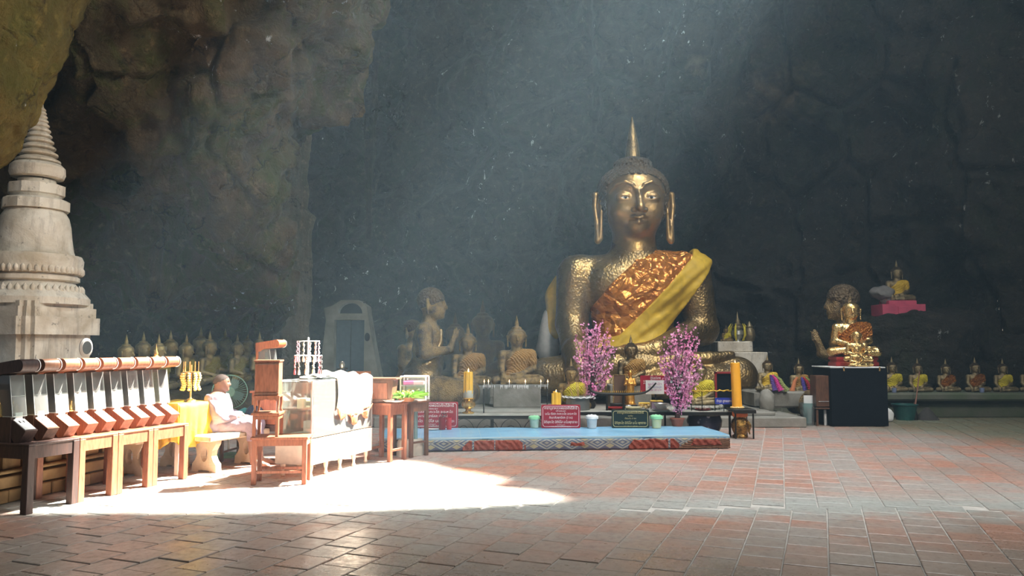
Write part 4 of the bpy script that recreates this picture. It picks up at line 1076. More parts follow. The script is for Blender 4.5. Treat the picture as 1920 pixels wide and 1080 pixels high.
# hair stubble cap
st_ = np.maximum(g.ell((.03, 0, 1.103), (.103, .083, .094)), -(g.z-1.09-(g.x-.02)*.45))
sdf_obj('cropped_hair', g, st_, mat('cropped hair', (.07, .045, .035), .8, bump=.5, bs=200), per)
# bags at the person's side
for u, v, D, c, sz, lab in ((437, 782, 10.45, (.1, .5, .5), .13, 'turquoise plastic bag beyond the lap of the seated person'), (462, 790, 10.35, (.03, .045, .09), .17, 'dark blue cloth bag beside the knee of the seated person')):
    bm = bmesh.new(); blob(bm, (0, 0, .8*sz), (sz, sz*.8, sz*.8), 3)
    for q in bm.verts: q.co += noise.noise_vector(q.co*14)*.025
    for q in bm.verts: q.co.z = max(q.co.z, 0)
    o = mk('bag', bm, cloth('bag cloth %.2f' % c[0], c, .4), None); P = AT(u, v, D); o.location = (P.x+.1, D+.15, .5); tag(o, lab, 'bag')
table('low_table', (AT(520, 790, 10.4).x+.35, 10.36, 0), math.radians(-6), .55, 1.15, .5, .045, .06, M_wood2, 'dark low table behind the stool, holding the bags', stretch=.12)
# fan
P = AT(431, 735, 10.95)
fan = empty('pedestal_fan', (P.x, 10.95, 0), 'green standing fan behind the seated person', 'fan', rz=math.radians(20))
M_fg = mat('pale green plastic', (.3, .55, .38), .4); zc = P.z
fr_ = empty('cage', (0, 0, zc)); fr_.parent = fan
bm = bmesh.new(); R_ = .235
tube(bm, [(R_*math.cos(a), 0, R_*math.sin(a)) for a in [k*PI/20 for k in range(41)]], .007, 6, False)
COL.objects.unlink(fr_); bpy.data.objects.remove(fr_)
o = mk('cage_ring', bm, M_fg, fan); o.location = (0, 0, zc)
bm = bmesh.new()
for k in range(40):
    a = k*PI/20; c, s = math.cos(a), math.sin(a); tube(bm, [(.06*c, -.07, .06*s), (.16*c, -.055, .16*s), (R_*c, 0, R_*s)], .0016, 4, False); tube(bm, [(.06*c, .07, .06*s), (R_*c, 0, R_*s)], .0016, 4, False)
o = mk('cage_wires', bm, M_fg, fan); o.location = (0, 0, zc); o['kind'] = 'stuff'
for k in range(4):
    a = k*PI/2+.4; bm = bmesh.new(); prism(bm, [(.03, -.02), (.1, -.075), (.19, -.05), (.19, .05), (.08, .05), (.03, .02)], -.003, .003, lambda p: Vector((p.x, p.z-.2*p.y, p.y)))
    o = mk('blade', bm, mat('translucent blade', (.25, .4, .35), .3), fan); o.location = (0, -.02, zc); o.rotation_euler = (0, a, 0)
bm = bmesh.new(); lathe(bm, [(0, -.08), (.062, -.08), (.07, -.06), (.06, .02), (.05, .12), (.0, .14)], 20, rot=Euler((-PI/2, 0, 0))); o = mk('hub', bm, M_fg, fan); o.location = (0, 0, zc)
mk('pole', tubes([([(0, .05, 0), (0, .05, zc)], .016)], 10), M_white, fan); mk('foot', lathed([(0, 0), (.2, 0), (.2, .03), (.05, .06), (0, .06)], 24, (0, .05, 0)), M_fg, fan)
# ---------------------------------------------------------------- stool stack
SA = math.radians(-84)   # local y runs to the right in the picture
s0 = Vector((-2.9, 8.72, 0))
def tloc(x, y): return s0+Vector((y*math.cos(math.radians(7))*1.0, y*math.sin(math.radians(7)), 0))+Vector((-x*math.sin(math.radians(7)), x*math.cos(math.radians(7)), 0))
table('bench_table', s0, SA, .6, .34, .53, .05, .07, M_wood, 'reddish wooden bench table in the sun, front of the glass counter', stretch=.14)
table('small_side_table', tloc(0, 0)+Vector((0.0, .0, .53)), SA, .285, .3, .27, .035, .045, M_wood, 'small wooden stand on the left end of the bench table')
cb = empty('wooden_cabinet', tloc(.13, .145)+Vector((0, 0, .8)), 'upright wooden cabinet on a carved stand atop the small wooden stand', 'cabinet', rz=math.radians(7))
mk('case', boxes([((0, 0, .38), (.262, .24, .375), .004)]), M_wood, cb, ang=None); mk('cap', boxes([((0, 0, .578), (.285, .26, .02), .003)]), M_wood, cb, ang=None)
mk('stand_top', boxes([((0, 0, .18), (.29, .26, .022), .003)]), M_wood, cb, ang=None)
bm = bmesh.new(); prism(bm, [(-.14, .17), (-.14, .12), (-.11, .13), (-.09, .145), (-.05, .135), (0, .15), (.05, .135), (.09, .145), (.11, .13), (.14, .12), (.14, .17)], -.125, -.11, xz); mk('carved_apron', bm, M_wood, cb, ang=None)
for x in (-.125, .125):
    for y in (-.11, .11): mk('stand_leg', tubes([([(x, y, .17), (x*1.02, y*1.02, .1), (x*.97, y*.97, .04), (x*1.04, y*1.04, 0)], [.02, .016, .012, .016])], 8), M_wood, cb)
mk('carved_case_edge', boxes([((0, -.122, .215), (.262, .01, .02), .002), ((0, -.122, .545), (.262, .01, .02), .002)]), M_wood2, cb, ang=None)['kind'] = 'stuff'
# second glass donation box behind the stack, on a chest
ch = slabs('orange_chest', [((0, 0, .71), (.46, .36, .41), .006), ((0, 0, .93), (.5, .4, .03), .004)], M_wood3, 'orange wooden chest between the stacked cabinet and the glass counter', 'chest')
Pc = AT(513, 760, 10.55); ch.location = (Pc.x, 10.57, 0); ch.rotation_euler = (0, 0, math.radians(-18))
d2 = dup(r0, Vector((Pc.x+.03, 10.5, .947)), -RA, 'orange donation box standing alone behind the stacked wooden cabinet', s=.9); del d2['group']
for c_ in d2.children:
    if c_.name.startswith('hood') and 'rim' not in c_.name or c_.name.startswith('back'): c_.material_slots[0].link = 'OBJECT'; c_.material_slots[0].material = M_wood3
bw = mk('bowl', lathed([(0, 0), (.04, 0), (.045, .01), (.085, .05), (.09, .07), (.08, .07), (.035, .02), (0, .02)], 20), mat('grey metal', (.35, .34, .33), .35, .7), None); P = AT(541, 728, 10.5); bw.location = (P.x+.01, 10.5, .947); tag(bw, 'grey metal bowl on the orange chest', 'bowl')
# ---------------------------------------------------------------- glass counter
CA = math.radians(19); c0 = Vector((-2.33, 9.1, 0)); cr_ = Vector((math.sin(CA), math.cos(CA), 0)); cn = Vector((math.cos(CA), -math.sin(CA), 0))
ct = empty('glass_counter', c0, 'long glass display counter on turned feet, blazing white in the sun', 'counter', rz=-CA)
M_cream = mat('cream painted wood', (.8, .74, .64), .5)
Lc, Dc = 1.42, .5
mk('base_panel', boxes([((-Dc/2, Lc/2, .31), (Dc, Lc, .3), .006)]), M_cream, ct, ang=None)
for z in (.48, .8, 1.13): mk('shelf', boxes([((-Dc/2, Lc/2, z), (Dc-.01, Lc-.01, .014))]), M_cream if z < .6 else M_glass, ct, ang=None)
for x in (-.01, -Dc+.01):
    for y in (.01, Lc*.45, Lc-.01): mk('post', boxes([((x, y, .8), (.018, .018, .66))]), mat('aluminium strip', (.7, .7, .7), .35, .7), ct, ang=None)
for x in (-.01, -Dc+.01): mk('rail', boxes([((x, Lc/2, 1.13), (.02, Lc, .018))]), MATS['aluminium strip'], ct, ang=None)
for a, b in (((0, Lc/2), (.005, Lc-.03)), ((-Dc+.002, Lc/2), (.005, Lc-.03)), ((-Dc/2, .003), (Dc-.03, .005)), ((-Dc/2, Lc-.003), (Dc-.03, .005))): mk('pane', boxes([((a[0], a[1], .8), (b[0], b[1], .64))]), M_glass, ct, ang=None)
for y in (.08, .4, .72, 1.05, 1.36):
    for x in (-.06, -Dc+.06): mk('turned_foot', lathed([(.02, 0), (.03, .02), (.02, .04), (.016, .07), (.026, .1), (.03, .16)], 12, (x, y, 0)), M_wood4, ct)
boxlabs = []
for k in range(9):
    y = .12+.14*k; c = random.choice([(.75, .72, .65), (.7, .6, .4), (.6, .7, .7), (.8, .8, .8)])
    o = mk('packet', boxes([((0, 0, .06+.02*(k % 3)), (.12, .1, .12+.04*(k % 3)), .004)]), mat('packet %d' % (k % 4), c, .5), None, ang=None)
    o.location = c0+cr_*y-cn*.2+Vector((0, 0, .487 if k % 2 else .807)); o.rotation_euler = (0, 0, -CA+random.uniform(-.2, .2))
    tag(o, 'pale packet on the %s shelf inside the glass counter' % ('lower' if k % 2 else 'upper'), 'packet', 'packets on the %s shelf of the glass counter' % ('lower' if k % 2 else 'upper'))
def cfn(u, v):
    s = v*.78; w_ = .018*math.sin(u*26+v*3)
    if s < .42: return (-.44+s, .5+u*.85, 1.15+.03*math.sin(u*9+s*14)**2+.05*math.exp(-((u-.45)/.2)**2))
    k = s-.42; return (.015+w_*k*3, .5+u*.85+.02*math.sin(k*9), 1.15-k*(1+.35*math.sin(u*3.1)))
cl = cloth_drape('white_cover_cloth', 60, 40, cfn, cloth('cream cover cloth', (.85, .78, .62), .75, 8)); cl.location = c0; cl.rotation_euler = (0, 0, -CA); tag(cl, 'cream cloth thrown over the far half of the glass counter', 'cloth')
def ffn(u, v):
    return (.03+.012*math.sin(u*40), .5+u*.85, 1.15-.36*(1+.35*math.sin(u*3.1))-v*.06*(1+math.sin(u*17)))
fo_ = cloth_drape('fringe', 60, 5, ffn, cloth('orange red fringe', (.7, .16, .06), .6), parent=cl)
# bead hanger tower
P = AT(577, 708, 9.75); hg = empty('bead_hanger', (P.x, 9.75, 1.147), 'white two-tier rack hung with bead strands and tassels on the glass counter', 'rack')
P.z = 1.147
mk('pole', lathed([(0, 0), (.1, 0), (.1, .015), (.012, .03), (.01, .5), (0, .51)], 16), M_white, hg)
for z, R_ in ((.46, .135), (.28, .165)):
    bm = bmesh.new(); tube(bm, [(R_*math.cos(k*PI/14), R_*math.sin(k*PI/14), z) for k in range(29)], .006, 6, False)
    for k in range(6): tube(bm, [(0, 0, z), (R_*math.cos(k*PI/3), R_*math.sin(k*PI/3), z)], .003, 4)
    mk('hoop', bm, M_white, hg)
for k in range(22):
    z, R_ = ((.46, .135), (.28, .165))[k % 2]; a = k*2*PI/22; c = random.choice([(.8, .35, .2), (.75, .1, .12), (.85, .6, .3), (.8, .75, .7), (.1, .08, .08), (.7, .4, .5)])
    bm = bmesh.new(); n = 9 if k % 2 == 0 else 8
    for j in range(n): blob(bm, (R_*math.cos(a)+.006*math.sin(j*2+k), R_*math.sin(a), z-.012-.02*j), (.0085, .0085, .01), 1)
    lathe(bm, [(.004, z-.02*n-.01), (.012, z-.02*n-.03), (.015, z-.02*n-.075), (.004, z-.02*n-.08)], 7, (R_*math.cos(a), R_*math.sin(a), 0))
    mk('bead_strand', bm, mat('beads %.2f%.2f' % c[:2], c, .35, bump=0), hg)['kind'] = 'stuff'
# ---------------------------------------------------------------- right wooden tables with chest, flowers, glass box
TA = math.radians(30)
t1 = Vector((-1.62, 10.42, 0))
def Tq(x, y, z=0, a=TA, o=t1): return o+Vector((x*math.cos(a)+y*math.sin(a), -x*math.sin(a)+y*math.cos(a), z))
table('side_table', t1, -TA, .36, .45, .78, .055, .13, M_wood, 'reddish side table right of the glass counter, carrying a slanted chest', stretch=.15)
table('narrow_table', t1+Vector((.22, .42, 0)), -math.radians(40), .34, .4, .78, .05, .12, M_wood2, 'dark narrow table carrying the glass box and flowers', stretch=.2)
q = empty('offering_chest', Tq(-.25, .15, .785), 'brown wooden offering chest with overhanging lid on the side table', 'chest', rz=math.radians(-4))
bm = bmesh.new(); prism(bm, [(-.15, 0), (.13, 0), (.17, .3), (-.15, .3)], -.15, .15, xz); mk('case', bm, M_wood2, q, ang=None)
mk('lid', boxes([((.02, 0, .315), (.4, .34, .022), .004)]), M_wood2, q, ang=None); mk('front_face', boxes([((-.02, -.156, .15), (.22, .012, .22), .003)]), M_wood, q, ang=None); mk('plinth', boxes([((0, 0, .03), (.34, .34, .03), .004)]), M_wood2, q, ang=None)
q = empty('glass_box', t1+Vector((.24, .62, .785)), 'white-framed glass box with pink offerings on the narrow table', 'case', rz=math.radians(-4))
w_, h_ = .36, .33
mk('frame', tubes([([(x, y, 0), (x, y, h_)], .012) for x in (-w_/2, w_/2) for y in (-.12, .12)]+[([(-w_/2, y, z), (w_/2, y, z)], .012) for y in (-.12, .12) for z in (.01, h_)], 4), M_white, q, ang=None)['kind'] = 'stuff'
for y in (-.12, .12): mk('pane', boxes([((0, y, h_/2), (w_, .004, h_))]), M_glass, q, ang=None)
mk('shelf', boxes([((0, 0, .2), (w_, .22, .01))]), M_glass, q, ang=None)
for dx, z, c, lab in ((-.08, .208, (.6, .05, .3), 'magenta'), (.06, .208, (.75, .4, .45), 'pale pink'), (-.04, .012, (.6, .2, .3), 'rose')):
    o = mk('bundle', boxes([((0, 0, .03), (.16, .1, .055), .012)]), mat('bundle '+lab, c, .6), None, ang=None); o.location = q.location+Vector((dx, 0, z)); tag(o, lab+' wrapped bundle inside the white-framed glass box', 'bundle')
# flower basket
P = AT(762, 752, 10.75); fb = empty('flower_basket', (P.x, 10.72, .785), 'low basket of green sprays with small orange and white flowers', 'flowers')
mk('basket', lathed([(0, 0), (.1, 0), (.13, .05), (.14, .06), (.12, .06), (.09, .015), (0, .015)], 20), mat('wicker', (.35, .16, .08), .8, bump=.8), fb)
bm = bmesh.new()
for k in range(150):
    a = random.uniform(0, 2*PI); Lk = random.uniform(.08, .25); b = Vector((.07*math.cos(a), .07*math.sin(a), .05)); tip = b+Vector((math.cos(a)*Lk*1.15, math.sin(a)*Lk*.5, random.uniform(-.02, .1)))
    s_ = Vector((-math.sin(a), math.cos(a), 0))*.008; m_ = (b+tip)/2+Vector((0, 0, .03))
    v = [bm.verts.new(x) for x in (b-s_*.4, b+s_*.4, m_+s_, tip, m_-s_)]; bm.faces.new(v)
mk('green_sprays', bm, mat('fresh leaf', (.25, .5, .08), .6, bump=0), fb, ang=None)['kind'] = 'stuff'
for k in range(9):
    a = random.uniform(0, 2*PI); bm = bmesh.new(); blob(bm, (0, 0, 0), (.018, .018, .013), 1); o = mk('flower', bm, mat('marigold', (.9, .45, .05), .6) if k % 3 else mat('white petals', (.8, .7, .72), .6), fb); o.location = (random.uniform(-.15, .1), random.uniform(-.05, .05), random.uniform(.09, .14))
pt = mk('enamel_tray', lathed([(0, 0), (.11, 0), (.15, .025), (.145, .025), (.1, .006), (0, .006)], 24), M_white, None); pt.location = Tq(-.06, .13, .79); tag(pt, 'shallow white enamel tray in front of the offering chest', 'tray')
bt = mk('bottle', lathed([(.0, 0), (.035, 0), (.036, .13), (.015, .17), (.015, .2), (0, .2)], 14), mat('dark blue plastic', (.03, .06, .12), .3), None); P = AT(800, 770, 11); bt.location = Tq(-.36, .27, .785); tag(bt, 'dark blue bottle behind the enamel tray', 'bottle')
# poles in concrete feet
for u, v, hh, lab in ((757, 857, .5, 'front steel-blue pole standing in a round concrete foot'), (777, 855, .47, 'rear steel-blue pole standing in a round concrete foot')):
    P = G(u, v); r = empty('pole_stand', (P.x, P.y+.12, 0), lab, 'stand')
    mk('concrete_foot', lathed([(0, 0), (.12, 0), (.118, .03), (.108, .2), (.095, .225), (0, .225)], 28), mat('pale concrete', (.55, .5, .42), .85, scale=6, bump=.4), r)
    mk('pole', tubes([([(0, 0, .2), (0, 0, .2+hh*1.05)], .028)], 16), mat('steel blue paint', (.16, .3, .33), .35), r)
# ---------------------------------------------------------------- blue platform
PA = math.atan2(11.83-11.42, 3.28+1.85)
p0 = Vector((-1.95, 11.42, 0))
W_ = 5.24; Dp = 1.3; H_ = .2
pf = empty('low_platform', p0, 'long low platform topped with shiny blue vinyl and skirted in torn patterned cloth', 'platform', rz=PA)
mk('core', boxes([((W_/2, Dp/2, .095), (W_-.03, Dp-.03, .18))]), mat('dark old wood', (.05, .03, .02), .8), pf, ang=None)
t = NT('blue vinyl'); p = t.obj(); n = t.noise(t.scale(p, (1, 3, 1)), 2.2, 5, .6); br = t.n('TexBrick', offset=0); t.l(p, br.inputs['Vector']); br.inputs['Scale'].default_value = 1; br.inputs['Mortar Size'].default_value = .006; br.inputs['Brick Width'].default_value = .3; br.inputs['Row Height'].default_value = .3
c = t.mix(t.ramp(n, .35, .65), (.3, .58, .78), (.17, .4, .6)); c = t.mix(br.outputs['Fac'], c, (.4, .58, .68)); t.pbr(c, .28, 0, t.bump(n, .3, .02), spec=.7)
def vfn(u, v):
    x = u*(W_+.02); s = v*(Dp+.1)
    wv_ = .012*math.sin(x*5)+.01*math.sin(x*13)
    if s < .05: return (x, -.012, H_-.045+s+wv_*(1-s/.05))
    return (x, min(s-.05, Dp)-.01, H_+.004+.003*math.sin(x*7+s*5))
cloth_drape('vinyl_sheet', 160, 24, vfn, MATS['blue vinyl'], .004, pf)
def vfn2(u, v): return (W_+.012, -.01+u*Dp, H_+.002-v*.14*(1+.25*math.sin(u*9)))
cloth_drape('vinyl_edge', 40, 6, vfn2, mat('pale vinyl edge', (.5, .6, .68), .35), .004, pf)
# patterned skirt: diamonds and stars
t = NT('patterned skirt'); p = t.obj(); sep = t.n('SeparateXYZ'); t.l(p, sep.inputs[0])
fx = t.math('ABSOLUTE', t.math('SUBTRACT', t.math('FRACT', t.math('DIVIDE', sep.outputs[0], .38)), .5)); fx = t.math('MULTIPLY', fx, 2)
fz = t.math('ABSOLUTE', t.math('DIVIDE', t.math('SUBTRACT', sep.outputs[2], .115), .1))
d = t.math('ADD', fx, fz)
rg = t.math('GREATER_THAN', t.math('SINE', t.math('MULTIPLY', d, 15)), 0)
base = t.mix(rg, (.09, .12, .2), (.33, .34, .3))
base = t.mix(t.math('GREATER_THAN', d, 1.15), base, t.mix(t.math('GREATER_THAN', t.math('SUBTRACT', fx, fz), .12), (.1, .1, .16), (.36, .32, .2)))
n = t.noise(p, 6); base = t.mix(t.ramp(n, .4, .8, 0, .5), base, (.12, .1, .09))
t.pbr(base, .8, 0, t.bump(n, .3, .01))
def sfn(u, v): return (u*W_, -.016+.006*math.sin(u*90)+.004*math.sin(u*211), .165-v*.155)
cloth_drape('patterned_skirt', 300, 6, sfn, MATS['patterned skirt'], .004, pf)
def torn(x0, x1, name, m, y=-.026, zt=.16, zb=.012):
    def fn(u, v):
        x = x0+(x1-x0)*u; e = noise.noise(Vector((x*7, 3, x0)))*.04; e2 = .1*max(0, 1-u*9)+.08*max(0, 1-(1-u)*9)
        return (x, y+.005*math.sin(x*60), max(zb, (zt-e2+min(0, e))-(zt-e2-zb)*v))
    return cloth_drape(name, 60, 6, fn, m, .005, pf)
M_carp = cloth('torn red carpet', (.3, .06, .035), .85, 22, .6)
U2X = lambda u: (G(u, 840).x-p0.x)/math.cos(PA)
torn(U2X(870), U2X(985), 'torn_carpet', M_carp); torn(U2X(1065), U2X(1095), 'torn_carpet', M_carp, zt=.13, zb=.07); torn(U2X(1175), U2X(1270), 'torn_carpet', M_carp)
M_mat = wood('frayed brown matting', (.2, .1, .05), (.08, .03, .02), .7)
for k in range(5):
    x0, x1 = U2X(1268+6*k), W_+.01; bm = bmesh.new(); tube(bm, [(x0+(x1-x0)*i/14, -.032-.006*random.random(), .025+.029*k+.004*math.sin(i*2+k)) for i in range(15)], .0155, 7)
    mk('rolled_matting', bm, M_mat, pf)
torn(U2X(1290), W_-.12, 'carpet_scrap', M_carp, y=-.05, zt=.15, zb=.06)
# ---------------------------------------------------------------- altar tables
def simple_table(x0, x1, y0, y1, h, name, label, m_top, legs=None, rz=0, leg=.03):
    r = empty(name, ((x0+x1)/2, (y0+y1)/2, 0), label, 'table'); w, d = x1-x0, y1-y0
    mk('tabletop', boxes([((0, 0, h-.02), (w, d, .04), .006)]), m_top, r, ang=None)
    mk('edge_band', boxes([((0, -d/2-.004, h-.04), (w, .012, .05))]), M_iron, r, ang=None)
    n = legs or 4
    for i in range(n):
        for s in (-1, 1): mk('leg', boxes([((-w/2+.04+(w-.08)*i/(n-1), s*(d/2-.04), (h-.04)/2), (leg, leg, h-.04))]), M_iron, r, ang=None)
    return r
M_slab = mat('worn stone slab', (.42, .4, .34), .6, scale=4, col2=(.26, .26, .22), bump=.3)
DA = 13.35
xq = lambda u, D=DA: AT(u, 700, D).x
zA = AT(1200, 771, DA).z
simple_table(xq(785), xq(1058), 13.3, 14.5, AT(960, 778, 13.3).z, 'stone_slab_table', 'pale slab-topped altar table left of the red sign', M_slab, 3)
zL = AT(960, 778, 13.3).z
simple_table(xq(1062), xq(1372), 13.35, 14.4, zA, 'altar_table', 'long altar table crowded with offerings behind the signs', M_slab, 4)
et = simple_table(AT(1374, 700, 13.0).x, AT(1416, 700, 13.0).x, 13.0, 13.45, AT(1395, 768, 13.0).z, 'candle_table', 'small iron table at the right end carrying the tall orange candle', M_iron, 2, leg=.022)
zE = AT(1395, 768, 13.0).z
# scrollwork under the slab
sw = empty('scroll_grille', (xq(870, 13.25), 13.2, 0), 'thin iron scroll grille below the slab table', 'grille')
for i in range(5):
    bm = bmesh.new(); R_ = .2; cx = i*.4
    tube(bm, [(cx+R_*math.cos(a), 0, .02+zL*.8*math.sin(a)) for a in [k*PI/12 for k in range(13)]], .006, 5); tube(bm, [(cx+.1*math.cos(a), 0, .02+zL*.5*math.sin(a)) for a in [k*PI/8 for k in range(9)]], .005, 5); mk('scroll', bm, M_iron, sw)
mk('rail', tubes([([(-.2, 0, .02+zL*.8), (1.8, 0, .02+zL*.8)], .006)], 5), M_iron, sw)
# ---------------------------------------------------------------- candles
def flame(parent, loc, s=1.0):
    return mk('flame', lathed([(.001, 0), (.009*s, .012*s), (.01*s, .02*s), (.006*s, .035*s), (.0005, .055*s)], 10, loc), M_flame, parent)
P = AT(878, 772, 13.6)
yc_ = empty('yellow_candle', (P.x, 13.6, zL), 'thick yellow candle burning on an ornate gold holder, left', 'candle')
zt = AT(878, 697, 13.6).z-zL; zh = AT(878, 747, 13.6).z-zL
mk('holder', lathed([(0, 0), (.1, 0), (.11, .02), (.05, .04), (.045, .07), (.1, .1), (.13, .14), (.12, .19), (.07, zh-.04), (.1, zh-.015), (.11, zh), (0, zh)], 26), M_gbright, yc_)
mk('wax_body', lathed([(.08, zh-.01), (.082, zh+.2), (.08, zt-.01), (.07, zt), (.03, zt-.015), (0, zt-.015)], 24), M_wax, yc_)
for a in (-1.9, -1.2, -.6, -2.6): mk('wax_drip', tubes([([(.083*math.cos(a), .083*math.sin(a), zt), (.085*math.cos(a), .085*math.sin(a), zt-random.uniform(.2, .4))], [.008, .012])], 6), M_wax, yc_)
mk('wax_band', lathed([(.0835, zh+.01), (.086, zh+.015), (.086, zh+.13), (.0835, zh+.14)], 24), mat('pale paper band', (.6, .6, .5), .6), yc_); flame(yc_, (0, 0, zt-.01), 1.3)
P = AT(1383, 768, 13.2); oc = empty('orange_candle', (P.x, 13.22, zE), 'tall thick orange candle at the right end of the altar', 'candle', rz=0)
zt = AT(1383, 680, 13.2).z-zE; oc.rotation_euler = (math.radians(-1), math.radians(-1.2), 0)
mk('wax_body', lathed([(.083, 0), (.08, zt*.5), (.079, zt-.008), (.07, zt), (0, zt)], 28), M_waxo, oc); flame(oc, (0, 0, zt), .7)
bm = bmesh.new()
for k in range(22):
    a = k*2*PI/22; blob(bm, (.1*math.cos(a), .1*math.sin(a), .02), (.02, .02, .018), 1)
mk('garland', bm, M_garl, oc)['kind'] = 'stuff'
P = G(1387, 820); po = empty('elephant_pot', (P.x, 13.22, 0), 'glazed brown and gold pot beneath the small iron table', 'pot')
mk('body', lathed([(0, 0), (.12, 0), (.13, .03), (.1, .06), (.13, .12), (.155, .2), (.14, .28), (.1, .33), (.12, .36), (0, .36)], 26), gold('glazed brown gold', (.5, .3, .08), (.12, .06, .02), .2, .6, 8), po)
mk('orange_band', lathed([(.12, .355), (.13, .37), (.125, .43), (.0, .43)], 24), mat('orange paper', (.85, .2, .05), .6), po)
for a in (-2.2, -.9): mk('lug', tubes([([(.15*math.cos(a), .15*math.sin(a), .27), (.2*math.cos(a), .2*math.sin(a), .22), (.17*math.cos(a), .17*math.sin(a), .12), (.19*math.cos(a), .19*math.sin(a), .07)], [.03, .025, .018, .01])], 8), MATS['glazed brown gold'], po)
# candle rack
xr0, xr1 = xq(906, 13.7), xq(1027, 13.7); zr = AT(960, 724, 13.7).z
rk = empty('candle_rack', ((xr0+xr1)/2, 13.7, zL), 'long iron candle trough on legs with a few burning tapers', 'rack'); hw = (xr1-xr0)/2; hr = zr-zL
mk('trough', boxes([((0, 0, hr), (hw*2, .14, .02), .003), ((0, -.07, hr+.01), (hw*2, .008, .035)), ((0, .07, hr+.01), (hw*2, .008, .035))]), mat('waxy grey metal', (.3, .3, .27), .5, .4, bump=.5), rk, ang=None)['kind'] = 'stuff'
for s in (-1, 1): mk('leg', tubes([([(s*(hw-.01), 0, 0), (s*(hw-.01), 0, hr)], .012)], 8), M_iron, rk)
bm = bmesh.new()
for k in range(60): x = random.uniform(-hw, hw); tube(bm, [(x, -.074, hr+.02), (x, -.078, hr-random.uniform(.01, .05))], [.006, .002], 4)
mk('wax_drips', bm, M_white, rk)['kind'] = 'stuff'
for x, wh in zip((xq(908, 13.7), xq(916, 13.7), xq(955, 13.7), xq(985, 13.7), xq(1014, 13.7), xq(1027, 13.7)), ('leftmost taper', 'second taper from the left, close to the first,', 'third taper from the left', 'fourth taper from the left', 'second taper from the right', 'rightmost taper')):
    tp = empty('taper_candle', (x, 13.7, zL+hr+.01), 'thin white '+wh+' burning on the candle trough', 'candle', 'tapers burning on the candle trough'); mk('wax_body', tubes([([(0, 0, 0), (0, 0, .06)], .007)], 6), M_white, tp); flame(tp, (0, 0, .055), .9)
# candle bundle
P = AT(1043, 750, 13.55); cbn = empty('candle_bundle', (P.x, 13.6, zA), 'bundle of short yellow candles beside the incense pot', 'candle')
for dx, dy, h in ((-.05, 0, .24), (0, -.02, .26), (.05, 0, .25), (-.025, .05, .27), (.03, .05, .22)): mk('candle_stub', lathed([(.034, 0), (.036, h*.5), (.03, h), (0, h)], 12, (dx, dy, .05)), M_wax, cbn)
for dx in (-.065, .065): mk('white_ball', lathed([(0, 0), (.04, .005), (.065, .05), (.05, .09), (0, .1)], 16, (dx, -.06, 0)), M_white, cbn)
flame(cbn, (0, -.02, .31), .8)
# incense pot with sticks
P = AT(1084, 762, 13.6); ip = empty('incense_pot', (P.x, 13.65, zA), 'wide fluted grey incense pot with a scalloped white rim', 'pot')
hp = AT(1084, 748, 13.6).z-zA
mk('body', lathed([(0, 0), (.2, 0), (.21, hp*.5), (.2, hp), (.26, hp+.02), (.25, hp+.04), (.1, hp+.03), (0, hp+.03)], 32), mat('dull grey tin', (.25, .26, .25), .45, .5, bump=.3), ip)
bm = bmesh.new(); tube(bm, [((.26+.012*math.sin(a*14))*math.cos(a), (.26+.012*math.sin(a*14))*math.sin(a), hp+.03+.008*math.sin(a*14)) for a in [k*PI/56 for k in range(113)]], .012, 5, False); mk('scalloped_rim', bm, M_white, ip)
for k in range(7):
    a = random.uniform(0, 6.28); x, y = .12*math.cos(a), .06*math.sin(a); mk('incense_stick', tubes([([(x, y, hp), (x*random.uniform(1.2, 2.2)-.03, y, hp+random.uniform(.25, .38))], .004)], 5), mat('red incense stick', (.55, .25, .2), .7), ip)
